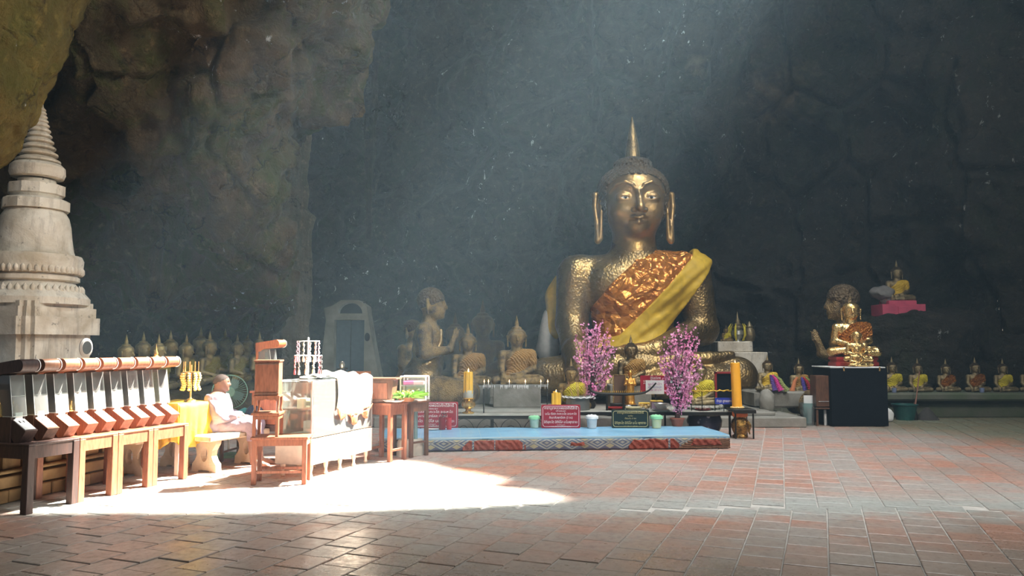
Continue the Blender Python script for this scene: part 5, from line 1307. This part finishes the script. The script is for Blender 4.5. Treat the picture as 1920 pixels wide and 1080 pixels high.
# ---------------------------------------------------------------- blossom trees in pots
M_blos = mat('pink blossom', (.85, .24, .52), .6, scale=3, col2=(.9, .5, .7), bump=0); M_blw = mat('white blossom', (.7, .75, .72), .6, bump=0); M_bark = mat('dark twig', (.08, .05, .045), .8)
def tree(u, vb, D, zb, tips, label, pot):
    P = AT(u, vb, D); r = empty('blossom_tree', (P.x, D, zb), label, 'tree')
    bb = bmesh.new(); fl = bmesh.new(); fw = bmesh.new()
    def flower(bm, c, s):
        ax = Vector((random.gauss(0, 1), -abs(random.gauss(0, 1))-.2, random.gauss(0, 1))).normalized(); q = ax.to_track_quat('Z', 'Y')
        ctr = bm.verts.new(c-ax*s*.3)
        for k in range(5):
            a = k*2*PI/5; v = [ctr]+[bm.verts.new(c+q @ Vector((math.cos(a+d)*rr*s, math.sin(a+d)*rr*s, zz_*s))) for d, rr, zz_ in ((-.5, .75, .1), (0, 1.05, .25), (.5, .75, .1))]; bm.faces.new(v)
    for tu, tv in tips:
        T_ = AT(tu, tv, D+random.uniform(-.15, .15)); T_ -= r.location
        b0 = Vector((random.uniform(-.04, .04), random.uniform(-.03, .03), 0)); m1 = Vector((T_.x*.15, T_.y*.3, T_.z*.42)); m2 = Vector((T_.x*.62, T_.y*.7, T_.z*.72))
        pts = spline([b0, m1, m2, T_], 12); tube(bb, pts, [.016-.0011*i for i in range(12)], 5)
        for i in range(5, 12):
            for _ in range(7):
                a = pts[i-1].lerp(pts[i], random.random()); c = a+Vector((random.gauss(0, .035), random.gauss(0, .035), random.gauss(0, .03)))
                w = fw if (random.random() < .3 and i < 8) else fl; flower(w, c, random.uniform(.016, .026))
            if i < 10 and random.random() < .8:
                e = pts[i]+Vector((random.uniform(-.13, .13), random.uniform(-.1, .1), random.uniform(.03, .14))); tube(bb, [pts[i], e], [.005, .003], 4)
                for _ in range(9): flower(fl, pts[i].lerp(e, random.uniform(.3, 1))+Vector((random.gauss(0, .018), random.gauss(0, .02), random.gauss(0, .018))), random.uniform(.015, .025))
    mk('branches', bb, M_bark, r); mk('blossoms', fl, M_blos, r, ang=None)['kind'] = 'stuff'; mk('white_blossoms', fw, M_blw, r, ang=None)['kind'] = 'stuff'
    mk('pot', lathed(pot[0], 22), pot[1], r); return r
tips1 = [(1097, 602), (1115, 603), (1129, 603), (1121, 612), (1100, 618), (1139, 615), (1079, 630), (1090, 640), (1147, 630), (1144, 645), (1152, 650), (1083, 662), (1133, 640), (1110, 632), (1086, 690), (1148, 682), (1140, 700), (1092, 712), (1106, 650), (1125, 665), (1118, 690), (1135, 715), (1103, 722), (1115, 725)]
tree(1108, 765, 13.95, zA, tips1, 'artificial pink blossom tree left of the central altar figure', ([(0, 0), (.06, 0), (.09, .05), (.08, .12), (.05, .14), (0, .14)], M_iron))
tips2 = [(1273, 606), (1286, 607), (1302, 612), (1264, 618), (1251, 632), (1242, 650), (1296, 630), (1309, 637), (1303, 660), (1240, 668), (1313, 672), (1258, 690), (1300, 690), (1310, 702), (1248, 705), (1290, 650), (1275, 630), (1268, 655), (1262, 735), (1288, 715), (1280, 680), (1255, 722), (1292, 745), (1245, 690)]
tree(1270, 800, 13.1, .2, tips2, 'taller artificial pink blossom tree between the red notice and the orange candle', ([(0, 0), (.08, 0), (.115, .12), (.125, .12), (.125, .14), (0, .14)], mat('terracotta', (.35, .1, .06), .7)))
# ---------------------------------------------------------------- small statues on the altar
def sb(u, v0, v1, D, z, lab, skin, robe, rz=0, **k):
    x = AT(u, v1, D).x; return buddha((x, D, z), (AT(u, v0, D).z-z)/(6.9 if k.get('hair', True) else 6.0), rz, lab, skin, robe, None, **k)
slabs('altar_block', [((AT(1185, 750, 14.9).x, 15.3, .525), (.8, .5, .53), .01)], M_conc, 'grey block raising the central bronze statue', 'block')
sb(1184, 627, 742, 15.2, .79, 'dark bronze statue with a gold shoulder sash in the middle of the altar', gold('dark bronze', (.34, .24, .12), (.06, .05, .03), .3, .6, 2), M_ochre, fin=True)
sb(1071, 670, 755, 13.9, zA, 'small gilded statue in a yellow shawl between the incense pot and the left blossom tree', M_gsmall, M_yelg)
s2 = sb(1314, 668, 752, 14.0, zA+.06, 'statue wrapped in a bright yellow shawl right of the blossom tree', M_gpale, M_yelg)
tr = mk('petal_tray', lathed([(0, 0), (.3, 0), (.36, .04), (.35, .06), (.0, .06)], 30), mat('pale carved stone', (.4, .38, .32), .7), None); tr.location = (s2.location.x, s2.location.y-.1, zA); tag(tr, 'wide scalloped stone tray under the yellow-shawled statue', 'tray')
bm = bmesh.new()
for k in range(26): a = k*2*PI/26; blob(bm, (.34*math.cos(a), .34*math.sin(a), .04), (.03, .03, .04), 1)
mk('petals', bm, MATS['pale carved stone'], tr)['kind'] = 'stuff'
def standing(u, v0, v1, D, z, lab, m):
    h = AT(u, v0, D).z-z; r = empty('standing_monk_statuette', (AT(u, v1, D).x, D, z), lab, 'statuette', s=h)
    g = Gd((-.2, -.2, -.0), (.2, .2, 1.03), .014)
    d = U([g.cap((0, 0, .08), (0, 0, .5), .13, .11, (1, .75, 1)), g.ell((0, 0, .64), (.12, .08, .14)), g.cap((0, 0, .74), (0, 0, .84), .04), g.ell((0, -.01, .92), (.065, .07, .085))], .05)
    for s in (-1, 1): d = smin(d, g.chain([(s*.12, 0, .73), (s*.15, -.01, .58), (s*.02, -.11, .6)], [.04, .035, .03], .02), .02); d = smin(d, g.cap((s*.05, -.08, .03), (s*.05, -.02, .1), .035), .02)
    sdf_obj('body', g, d+.004*g.nz(40, 10, 12), m, r); mk('foot_base', lathed([(0, 0), (.17, 0), (.17, .03), (0, .03)], 16), m, r); return r
standing(1182, 694, 742, 13.95, zA+.07, 'orange-gold statuette of a standing monk before the central bronze statue', gold('orange gold', (.85, .45, .1), (.4, .2, .05), .3, .5, 4))
slabs('statuette_block', [((AT(1182, 742, 13.95).x, 13.95, zA+.035), (.22, .2, .07), .005)], M_iron, 'dark block under the orange-gold statuette', 'block')
fp = empty('picture_frame', (AT(1162, 725, 14.1).x, 14.15, zA), 'small dark picture in a gilt frame left of the orange-gold statuette', 'frame'); hf = AT(1162, 703, 14.1).z-zA
mk('panel', boxes([((0, 0, hf/2), (.22, .02, hf))]), mat('brown picture', (.14, .08, .05), .4), fp, ang=None); mk('gilt_edge', tubes([([(-.11, -.01, 0), (-.11, -.01, hf), (.11, -.01, hf), (.11, -.01, 0)], .013)], 5), M_gbright, fp)
# dishes and offerings
def dish(u, v, D, r_, m, lab, h=.03, name='dish', z=None):
    P = AT(u, v, D); o = mk(name, lathed([(0, 0), (r_*.6, 0), (r_*.95, h*.9), (r_, h), (r_*.94, h), (r_*.55, h*.3), (0, h*.3)], 24), m, None); o.location = (P.x, D, zA if z is None else z); return tag(o, lab, name)
dish(1153, 762, 13.6, .17, M_redp, 'dark red lacquer tray left of the green sign top', .05, 'tray'); dish(1188, 764, 13.5, .15, mat('gold cloth cushion', (.7, .6, .35), .6), 'pale gold round cushion on the altar centre', .06, 'cushion'); dish(1240, 768, 13.45, .17, M_white, 'wide pale dish in front of the grey bowl', .03)
dish(1240, 758, 13.5, .14, mat('tarnished bowl', (.4, .38, .34), .35, .5), 'grey shallow bowl standing on the wide pale dish', .09, 'bowl', zA+.032)
dish(1318, 766, 13.5, .14, M_redp, 'red lacquer tray before the yellow-shawled statue', .03, 'tray')
for u, v, w, h, D, m, lab in ((1231, 742, .2, .14, 13.75, mat('mauve box', (.5, .35, .45), .6), 'mauve offering box with a yellow ribbon below the red notice'), (1208, 747, .18, .1, 13.8, M_garl, 'heap of golden flower offerings left of the mauve box'), (1178, 748, .1, .08, 13.7, mat('grey tin', (.4, .4, .4), .4, .6), 'small grey tin on the altar'), (1155, 748, .22, .1, 13.85, M_iron, 'dark box behind the lacquer tray')):
    bm = bmesh.new(); box(bm, (0, 0, h/2), (w, w*.7, h), .012)
    if m is M_garl:
        bm.free(); bm = bmesh.new()
        for k in range(26): blob(bm, (random.uniform(-w/2, w/2), random.uniform(-.05, .05), random.uniform(.02, h*.9)), (.03, .03, .024), 1)
    o = mk('offering', bm, m, None, ang=40); o.location = (AT(u, v, D).x, D, zA); tag(o, lab, 'offering')
    if m is M_garl: o['kind'] = 'stuff'; del o['category']; del o['label']; o['label'] = lab; o['category'] = 'flowers'
    if 'mauve' in lab: mk('ribbon', boxes([((0, 0, h+.005), (w*1.02, w*.72, .02), .003)]), M_wax, o, ang=None)
# dragon shaped candle rail
dr = empty('dragon_rail', (AT(1160, 745, 13.5).x, 13.5, zA), 'long dark rail with a raised tail on two posts, crossing the altar', 'rail')
pts = [AT(u, v, 13.5)-dr.location for u, v in ((1103, 722), (1108, 732), (1120, 737), (1150, 739), (1180, 739), (1203, 737), (1215, 733), (1223, 726), (1230, 718))]
bm = bmesh.new(); tube(bm, spline(pts, 40), [.014+.012*math.sin(PI*min(1, i/30)) for i in range(40)], 8); mk('rail_body', bm, M_iron, dr)
bm = bmesh.new()
for k in range(24):
    p_ = pts[2].lerp(pts[5], k/23); tube(bm, [p_+Vector((0, 0, .01)), p_+Vector((0, 0, .045))], [.006, .002], 4)
mk('candle_spikes', bm, M_wax, dr)['kind'] = 'stuff'
for u in (1138, 1169): a = AT(u, 739, 13.5)-dr.location; mk('post', tubes([([(a.x, 0, 0), (a.x, 0, a.z)], .02)], 8), M_iron, dr)
# thin rail with yellow ribbon on the right
yr = empty('ribbon_rail', (AT(1330, 740, 13.35).x, 13.4, zA), 'thin rail wound with yellow ribbon between blossom tree and orange candle', 'rail')
a, b = AT(1270, 734, 13.4)-yr.location, AT(1376, 732, 13.4)-yr.location
mk('ribbon_cord', tubes([([a.lerp(b, k/40)+Vector((0, .006*math.sin(k*1.9), .008*math.sin(k*1.3))) for k in range(41)], [.012+.006*(k % 3 == 0) for k in range(41)])], 6), M_yel, yr)
for u in (1296, 1316, 1340): q = AT(u, 734, 13.4)-yr.location; mk('post', tubes([([(q.x, 0, 0), (q.x, 0, q.z)], .008)], 6), M_iron, yr)
mk('hook', tubes([(spline([AT(u, v, 13.4)-yr.location for u, v in ((1252, 720), (1260, 724), (1266, 731), (1268, 745), (1268, 767))], 16), .012)], 7), mat('pale bent metal', (.5, .46, .4), .4, .4), yr)
# ---------------------------------------------------------------- signs with their writing
def text(s, size, m, parent, loc, bold=0):
    cu = bpy.data.curves.new('lettering', 'FONT'); cu.body = s; cu.size = size; cu.align_x = 'CENTER'; cu.align_y = 'CENTER'; cu.extrude = .0012; cu.offset = bold; cu.resolution_u = 2
    tmp = bpy.data.objects.new('t', cu); COL.objects.link(tmp); dg = bpy.context.evaluated_depsgraph_get(); me = bpy.data.meshes.new_from_object(tmp.evaluated_get(dg)); bpy.data.objects.remove(tmp)
    me.materials.clear(); me.materials.append(m); xs = [v.co.x for v in me.vertices]
    o = bpy.data.objects.new('lettering', me); COL.objects.link(o); o.parent = parent; o.location = loc; o.rotation_euler = (PI/2, 0, 0); o['kind'] = 'stuff'
    return o, (max(xs)-min(xs) if xs else 1)
def rrect(w, h, r, cx=0, cz=0):
    P_ = []
    for sx, sz, a0_ in ((1, 1, 0), (-1, 1, PI/2), (-1, -1, PI), (1, -1, 1.5*PI)):
        for k in range(5): a = a0_+k*PI/8; P_.append((cx+sx*(w/2-r)+r*math.cos(a), cz+sz*(h/2-r)+r*math.sin(a)))
    return P_
def sign(u0, v0, u1, v1, D, z, m, mt, lines, label, frame=True, name='sign', rot=0):
    a, b = AT(u0, v1, D), AT(u1, v0, D); w, h = b.x-a.x, b.z-a.z
    r = empty(name, ((a.x+b.x)/2, D, z if z is not None else a.z), label, 'sign', rz=rot); zb = 0 if z is not None else 0
    bm = bmesh.new(); prism(bm, rrect(w, h, .02, 0, h/2), 0, .02, xz); mk('board', bm, m, r, ang=None)
    if frame:
        bm = bmesh.new(); pts = [Vector((x, -.002, z_)) for x, z_ in rrect(w-.05, h-.05, .04, 0, h/2)]; tube(bm, pts+[pts[0]], .0035, 4, False); mk('painted_border', bm, mt, r, ang=None)
    for s, sz, zz_, wf in lines:
        o, tw = text(s, sz*h, mt, r, (0, -.003, zz_*h), .0); k = min(1.6, wf*w/max(tw, 1e-3)); o.scale = (k, 1, 1)
    return r
M_sred = mat('red sign paint', (.36, .012, .03), .35, bump=0, var=.1); M_sdk = mat('dark green sign', (.012, .03, .028), .3, bump=0); M_sblue = mat('blue sign paint', (.02, .04, .35), .35, bump=0)
M_tw = mat('white lettering', (.85, .8, .78), .5, bump=0, var=0); M_tg = mat('gold lettering', (.6, .5, .22), .5, bump=0, var=0); M_tr = mat('pink purple lettering', (.5, .12, .35), .5, bump=0, var=0)
TH1 = [('คาถาบูชาหลวงพ่อโตศักดิ์สิทธิ์', .16, .85, .84), ('เจ้าพระยา', .08, .73, .25), ('นะโม ตัสสะ ภะคะวะโต อะระหะโต', .13, .61, .8), ('สัมมาสัมพุทธัสสะ (3 จบ)', .13, .45, .6), ('อิติสุคะโต อิติปิโส นะโมพุทธายะ', .15, .26, .86), ('ขอเชิญบูชา', .05, .14, .3), ('คณะศิษยานุศิษย์ ถวาย', .06, .07, .55)]
ZP = .207
sign(1015, 757, 1088, 801, 12.75, ZP, M_sred, M_tw, TH1, 'red prayer sign with white Thai lettering standing mid-platform')
sign(760, 752, 859, 801, 12.8, ZP, M_sred, M_tw, TH1, 'larger red prayer sign behind the two red tins at the left end of the platform')
sign(1147, 766, 1217, 801, 12.75, ZP, M_sdk, M_tg, [('คาถาบูชาหลวงพ่อโตศักดิ์สิทธิ์', .16, .83, .7), ('นะโม', .09, .66, .16), ('ตั้งนะโม 3 จบ', .11, .52, .3), ('อิติสุคะโต อิติปิโส นะโม พุทธายะ', .2, .28, .84), ('คณะศิษยานุศิษย์', .07, .1, .5)], 'dark green prayer sign with gold Thai lettering on the platform')
rs = sign(1201, 704, 1257, 738, 13.95, None, M_sred, M_tw, [('ตู้รับบริจาค', .2, .86, .34), ('บูรณะปฏิสังขรณ์ วิหาร', .14, .7, .8), ('หลวงพ่อโตศักดิ์สิทธิ์', .12, .56, .8)], 'round-topped red notice with a white paper taped on it', frame=False)
a, b = AT(1211, 739, 13.93), AT(1245, 713, 13.93)
pp_ = mk('white_paper', boxes([((0, -.012, 0), (b.x-a.x, .004, b.z-a.z))]), MATS['white paper'], rs, ang=None); pp_.location = ((a.x+b.x)/2-rs.location.x, 0, (a.z+b.z)/2-rs.location.z)
for s, z_, m_ in (('ธูปไหน้า', .055, M_tr), ('เครื่องสักการะบูชา', .0, M_tw and mat('violet lettering', (.25, .2, .5), .5, bump=0)), ('ชุดละ 20 บาท', -.05, M_tr)):
    o, tw = text(s, .05, m_, pp_, (0, -.0155, z_)); o.scale = (.24/max(tw, .01), 1, 1)
mk('post', tubes([([(0, .02, zA-rs.location.z), (0, .02, .03)], .012)], 6), M_iron, rs)
bs_ = sign(1341, 746, 1374, 758, 13.3, None, M_sblue, M_tw, [('ชำรุด ลูกแมลง', .55, .5, .84)], 'small blue sign with white lettering beside the orange candle', frame=False); mk('post', tubes([([(0, .012, -(bs_.location.z-zA)), (0, .012, .02)], .008)], 6), M_iron, bs_)
# ---------------------------------------------------------------- buckets, tins and pots along the platform's rear edge
def bucket(u, v0, v1, D, z, c, lab, m2=None):
    h = (v1-v0)*D/1450; r = empty('lidded_bucket', (AT(u, v1, D).x, D, z), lab, 'bucket')
    mk('body', lathed([(0, 0), (h*.34, 0), (h*.42, h*.75), (0, h*.75)], 20), mat('bucket %.2f' % c[0], c, .5, scale=20, col2=tuple(x*.5+.3 for x in c)), r)
    bm = lathed([(h*.42, h*.7), (h*.5, h*.72), (h*.48, h*.9), (h*.3, h), (0, h)], 20)
    for q in bm.verts: q.co += noise.noise_vector(q.co*30)*.01
    mk('bag_cover', bm, m2 or M_white, r); return r
M_grb = mat('green plastic bag', (.3, .7, .38), .4)
bucket(1002, 779, 801, 12.85, ZP, (.35, .55, .4), 'green-covered bucket left of the middle red sign', M_grb); bucket(1110, 777, 801, 12.8, ZP, (.55, .62, .65), 'white bag-covered bucket between the red and dark green signs'); bucket(1231, 777, 801, 12.8, ZP, (.6, .65, .3), 'green-covered bucket right of the dark green sign', M_grb)
for u, r_, h, lab, m in ((829, .055, .2, 'wide dark red tin holding scissors before the left red sign', mat('dark red tin', (.22, .01, .02), .35)), (842, .04, .19, 'slim red tin right of the dark red tin', M_red)):
    P = AT(u, 801, 12.55); o = mk('tin', lathed([(0, 0), (r_, 0), (r_, h), (r_*.93, h), (r_*.93, .02), (0, .02)], 22), m, None); o.location = (P.x, 12.55, ZP); tag(o, lab, 'tin')
sc_ = empty('scissors', (AT(832, 790, 12.55).x, 12.55, ZP+.03), 'dark handled scissors standing in the wide red tin', 'scissors')
bm = bmesh.new()
for s in (-1, 1): tube(bm, [(s*.018+.02*math.cos(a), 0, .2+.03*math.sin(a)) for a in [k*PI/6 for k in range(13)]], .005, 5, False)
mk('handles', bm, M_iron, sc_)['kind'] = 'stuff'; mk('blades', tubes([([(-.01, 0, .175), (.004, 0, 0)], .005), ([(.01, 0, .175), (-.004, 0, 0)], .005)], 5), MATS['aluminium strip'], sc_)['kind'] = 'stuff'
dish(812, 801, 12.5, .09, M_white, 'small white saucer left of the red tins', .015, 'saucer', ZP)
dish(825, 748, 13.8, .2, M_white, 'scalloped white dish behind the left red sign', .05, 'dish', zL+.1); slabs('dark_stand', [((AT(825, 760, 13.8).x, 13.8, zL+.05), (.35, .25, .1), .004)], M_iron, 'dark stand under the scalloped white dish', 'stand')
bk = mk('black_basket', lathed([(0, 0), (.1, 0), (.17, .12), (.18, .13), (.16, .13), (.09, .02), (0, .02)], 20), M_black, None); bk.location = (AT(930, 795, 13.1).x, 12.85, 0); bk.scale = (1.2, .6, 1); bk.location.y = 13.0; tag(bk, 'black basket on the floor under the slab table', 'basket')
t = NT('blue floral china'); p = t.obj(); v = t.n('TexVoronoi'); t.l(p, v.inputs['Vector']); v.inputs['Scale'].default_value = 9; t.pbr(t.mix(t.ramp(v.outputs[0], .15, .3), (.55, .56, .66), (.03, .03, .06)), .25)
jr = mk('floral_jar', lathed([(0, 0), (.2, 0), (.26, .12), (.27, .2), (.24, .27), (0, .27)], 28), MATS['blue floral china'], None); jr.location = (AT(1322, 790, 13.7).x, 13.75, 0); jr.scale = (1.15, .9, 1.2); tag(jr, 'squat dark jar with pale floral scrolls under the altar', 'jar')
# ---------------------------------------------------------------- black pedestal with the gold monks
a, b = G(1553, 798), G(1658, 798)
xc = (a.x+b.x)/2; wB = b.x-a.x; hB = AT(1600, 689, 15).z
bp = empty('black_pedestal', (xc, 15.45, 0), 'tall black cloth-covered pedestal carrying the golden monks', 'pedestal')
mk('cloth_box', boxes([((0, 0, hB/2), (wB, .9, hB-.02), .004)]), M_black, bp, ang=None); mk('white_top', boxes([((-.02, 0, hB), (wB*.98, .92, .02), .002)]), MATS['white paper'], bp, ang=None)
for x in (-.29, .4): mk('gold_clip', boxes([((x, -.465, hB-.03), (.03, .015, .08), .002)]), M_gbright, bp, ang=None)
def gm(u, v0, v1, D, z, lab, robe, skin=M_gbright, rz=0):
    x = AT(u, v1, D).x; return buddha((x, D, z), (AT(u, v0, D).z-z)/5.9, rz, lab, skin, robe, None, hair=False, lap=True, name='golden_monk')
rb_ = slabs('red_stand', [((0, 0, .04), (.86, .4, .08), .01), ((0, 0, .1), (.8, .36, .06), .01), ((0, 0, .155), (.84, .4, .06), .01)], M_redp, 'tiered red lacquer stand under the golden monks', 'stand'); rb_.location = (AT(1601, 690, 15.6).x, 15.62, hB+.012)
gm(1598, 560, 668, 15.62, hB+.2, 'largest golden monk statue, in an orange robe on the red stand', M_satin, rz=math.radians(-12))
gm(1607, 617, 664, 15.3, hB+.11, 'middle golden monk statue in front of the orange-robed one', None, rz=math.radians(-8))
gm(1607, 648, 688, 15.12, hB+.012, 'smallest golden monk statue at the front edge of the black pedestal', None)
slabs('riser', [((AT(1606, 680, 15.3).x, 15.3, hB+.06), (.38, .3, .09), .005)], M_gbright, 'gilded riser under the middle golden monk', 'riser')
for u, v, r_, D, z, lab in ((1621, 672, .075, 15.35, .2, 'upper shiny round alms bowl right of the middle golden monk'), (1632, 680, .065, 15.25, .012, 'lower shiny round alms bowl at the right of the golden monks')):
    o = mk('alms_bowl', lathed([(0, 0), (r_*.6, .005), (r_, r_*.7), (r_*.9, r_*1.3), (r_*.5, r_*1.6), (0, r_*1.65)], 20), M_gbright, None); o.location = (AT(u, v, D).x, D, hB+z); tag(o, lab, 'bowl')
slabs('bowl_riser', [((AT(1622, 680, 15.38).x+.03, 15.37, hB+.106), (.16, .14, .188), .005)], M_redp, 'red riser under the upper alms bowl', 'riser')
# cabinet on stand left of it
c_ = empty('small_cabinet', (AT(1542, 800, 15.2).x, 15.25, 0), 'narrow brown cabinet on an open stand left of the black pedestal', 'cabinet')
zq = lambda v: AT(1542, v, 15.2).z
mk('case', boxes([((0, 0, (zq(704)+zq(762))/2), (.29, .3, zq(704)-zq(762)), .006)]), M_wood2, c_, ang=None); mk('handle', boxes([((0, -.155, zq(752)), (.2, .015, .012), .002)]), MATS['aluminium strip'], c_, ang=None)
mk('stand_top', boxes([((0, 0, zq(765)), (.31, .32, .03), .003)]), M_wood2, c_, ang=None)
for x in (-.13, .13):
    for y in (-.13, .13): mk('stand_leg', boxes([((x, y, zq(768)/2), (.04, .04, zq(768)), .003)]), M_wood2, c_, ang=None)
cn_ = mk('white_roll', lathed([(0, 0), (.03, 0), (.03, .28), (.02, .3), (0, .3)], 14), M_white, None); cn_.location = (AT(1548, 798, 15.25).x, 15.25, 0); tag(cn_, 'white paper roll standing under the small cabinet', 'roll')
tb = mk('clear_bin', lathed([(0, 0), (.12, 0), (.15, .42), (.16, .43), (.145, .43), (.115, .02), (0, .02)], 22), glass('teal tinted plastic', (.35, .62, .62), .3), None); P = AT(1519, 798, 15.2); tb.location = (P.x, 15.3, 0); tag(tb, 'clear teal plastic bin with papers left of the small cabinet', 'bin')
o = mk('paper_sheets', boxes([((0, 0, .28), (.2, .02, .55), .002), ((.02, .03, .26), (.19, .015, .5), .002)]), MATS['white paper'], None, ang=None); o.location = (P.x+.01, 15.3, .022); o.rotation_euler = (.05, 0, .1); tag(o, 'white sheets of paper standing in the clear bin', 'paper')
# right floor things
bm = bmesh.new(); blob(bm, (0, 0, .13), (.15, .12, .16), 3)
for q in bm.verts: q.co += noise.noise_vector(q.co*10)*.03; q.co.z = max(0, q.co.z)
o = mk('white_sack', bm, M_white, None); P = AT(1664, 790, 15.9); o.location = (P.x, 15.95, 0); tag(o, 'crumpled white sack right behind the black pedestal', 'sack')
o = mk('teal_bucket', lathed([(0, 0), (.17, 0), (.24, .3), (.26, .31), (.26, .33), (.22, .33), (.16, .02), (0, .02)], 26), M_teal, None); P = AT(1695, 784, 16.4); o.location = (P.x, 16.35, 0); tag(o, 'dark teal plastic bucket before the right ledge', 'bucket')
for k, (u0, u1, v1, lab) in enumerate(((1716, 1724, 697, 'brown-handled broom leaning on the right ledge, the taller one'), (1711, 1719, 742, 'short dark brush leaning beside the teal bucket'))):
    r = empty('broom', (AT(u0, 785, 16.3).x, 16.3, 0), lab, 'broom'); T_ = AT(u1, v1, 16.55)-r.location; mk('handle', tubes([([(0, 0, .2), T_], .012)], 6), M_wood, r); mk('bristles', lathed([(.06, 0), (.05, .12), (.02, .25), (0, .25)], 10), M_iron, r)
bm = bmesh.new(); lathe(bm, [(.32, 0), (.2, .12), (.05, .24), (0, .25)], 12)
for q in bm.verts: q.co += noise.noise_vector(q.co*8)*.03; q.co.z = max(0, q.co.z)
o = mk('dirt_heap', bm, mat('dark soil', (.05, .045, .04), .95, bump=.8), None); P = AT(1738, 785, 16.4); o.location = (P.x, 16.4, 0); o.scale = (.8, .6, 1); tag(o, 'dark heap of sweepings right of the brooms', 'heap')
# dark doorway box behind the orange candle, small table things behind counter
fr2 = empty('red_framed_niche', (AT(1360, 745, 15.6).x, 15.6, .26), 'dark niche in a red-brown frame behind the orange candle', 'niche'); hN = AT(1360, 697, 15.6).z-.26
mk('dark_panel', boxes([((0, .03, hN/2), (.36, .03, hN))]), M_black, fr2, ang=None); mk('frame', boxes([((-.19, 0, hN/2), (.04, .06, hN), .004), ((.19, 0, hN/2), (.04, .06, hN), .004), ((0, 0, hN-.02), (.42, .06, .04), .004)]), M_redp, fr2, ang=None)['kind'] = 'stuff'
hi = empty('lamp_stand', (AT(641, 705, 13.5).x, 13.5, 0), 'dim oil lamp on a thin stand before the doorway', 'lamp')
zl = AT(641, 690, 13.5).z
mk('stand', lathed([(.14, 0), (.14, .02), (.02, .05), (.02, zl-.1), (.1, zl-.02), (.1, zl), (0, zl)], 16), M_iron, hi); mk('glass_chimney', lathed([(.04, zl), (.055, zl+.05), (.03, zl+.12)], 12), M_glass, hi); flame(hi, (0, 0, zl+.01), 1.0)
o = slabs('orange_cabinet', [((0, 0, .55), (.35, .3, 1.1), .01)], M_wood3, 'low orange cabinet dim in front of the doorway', 'cabinet'); o.location = (AT(672, 710, 13.5).x, 13.6, 0)
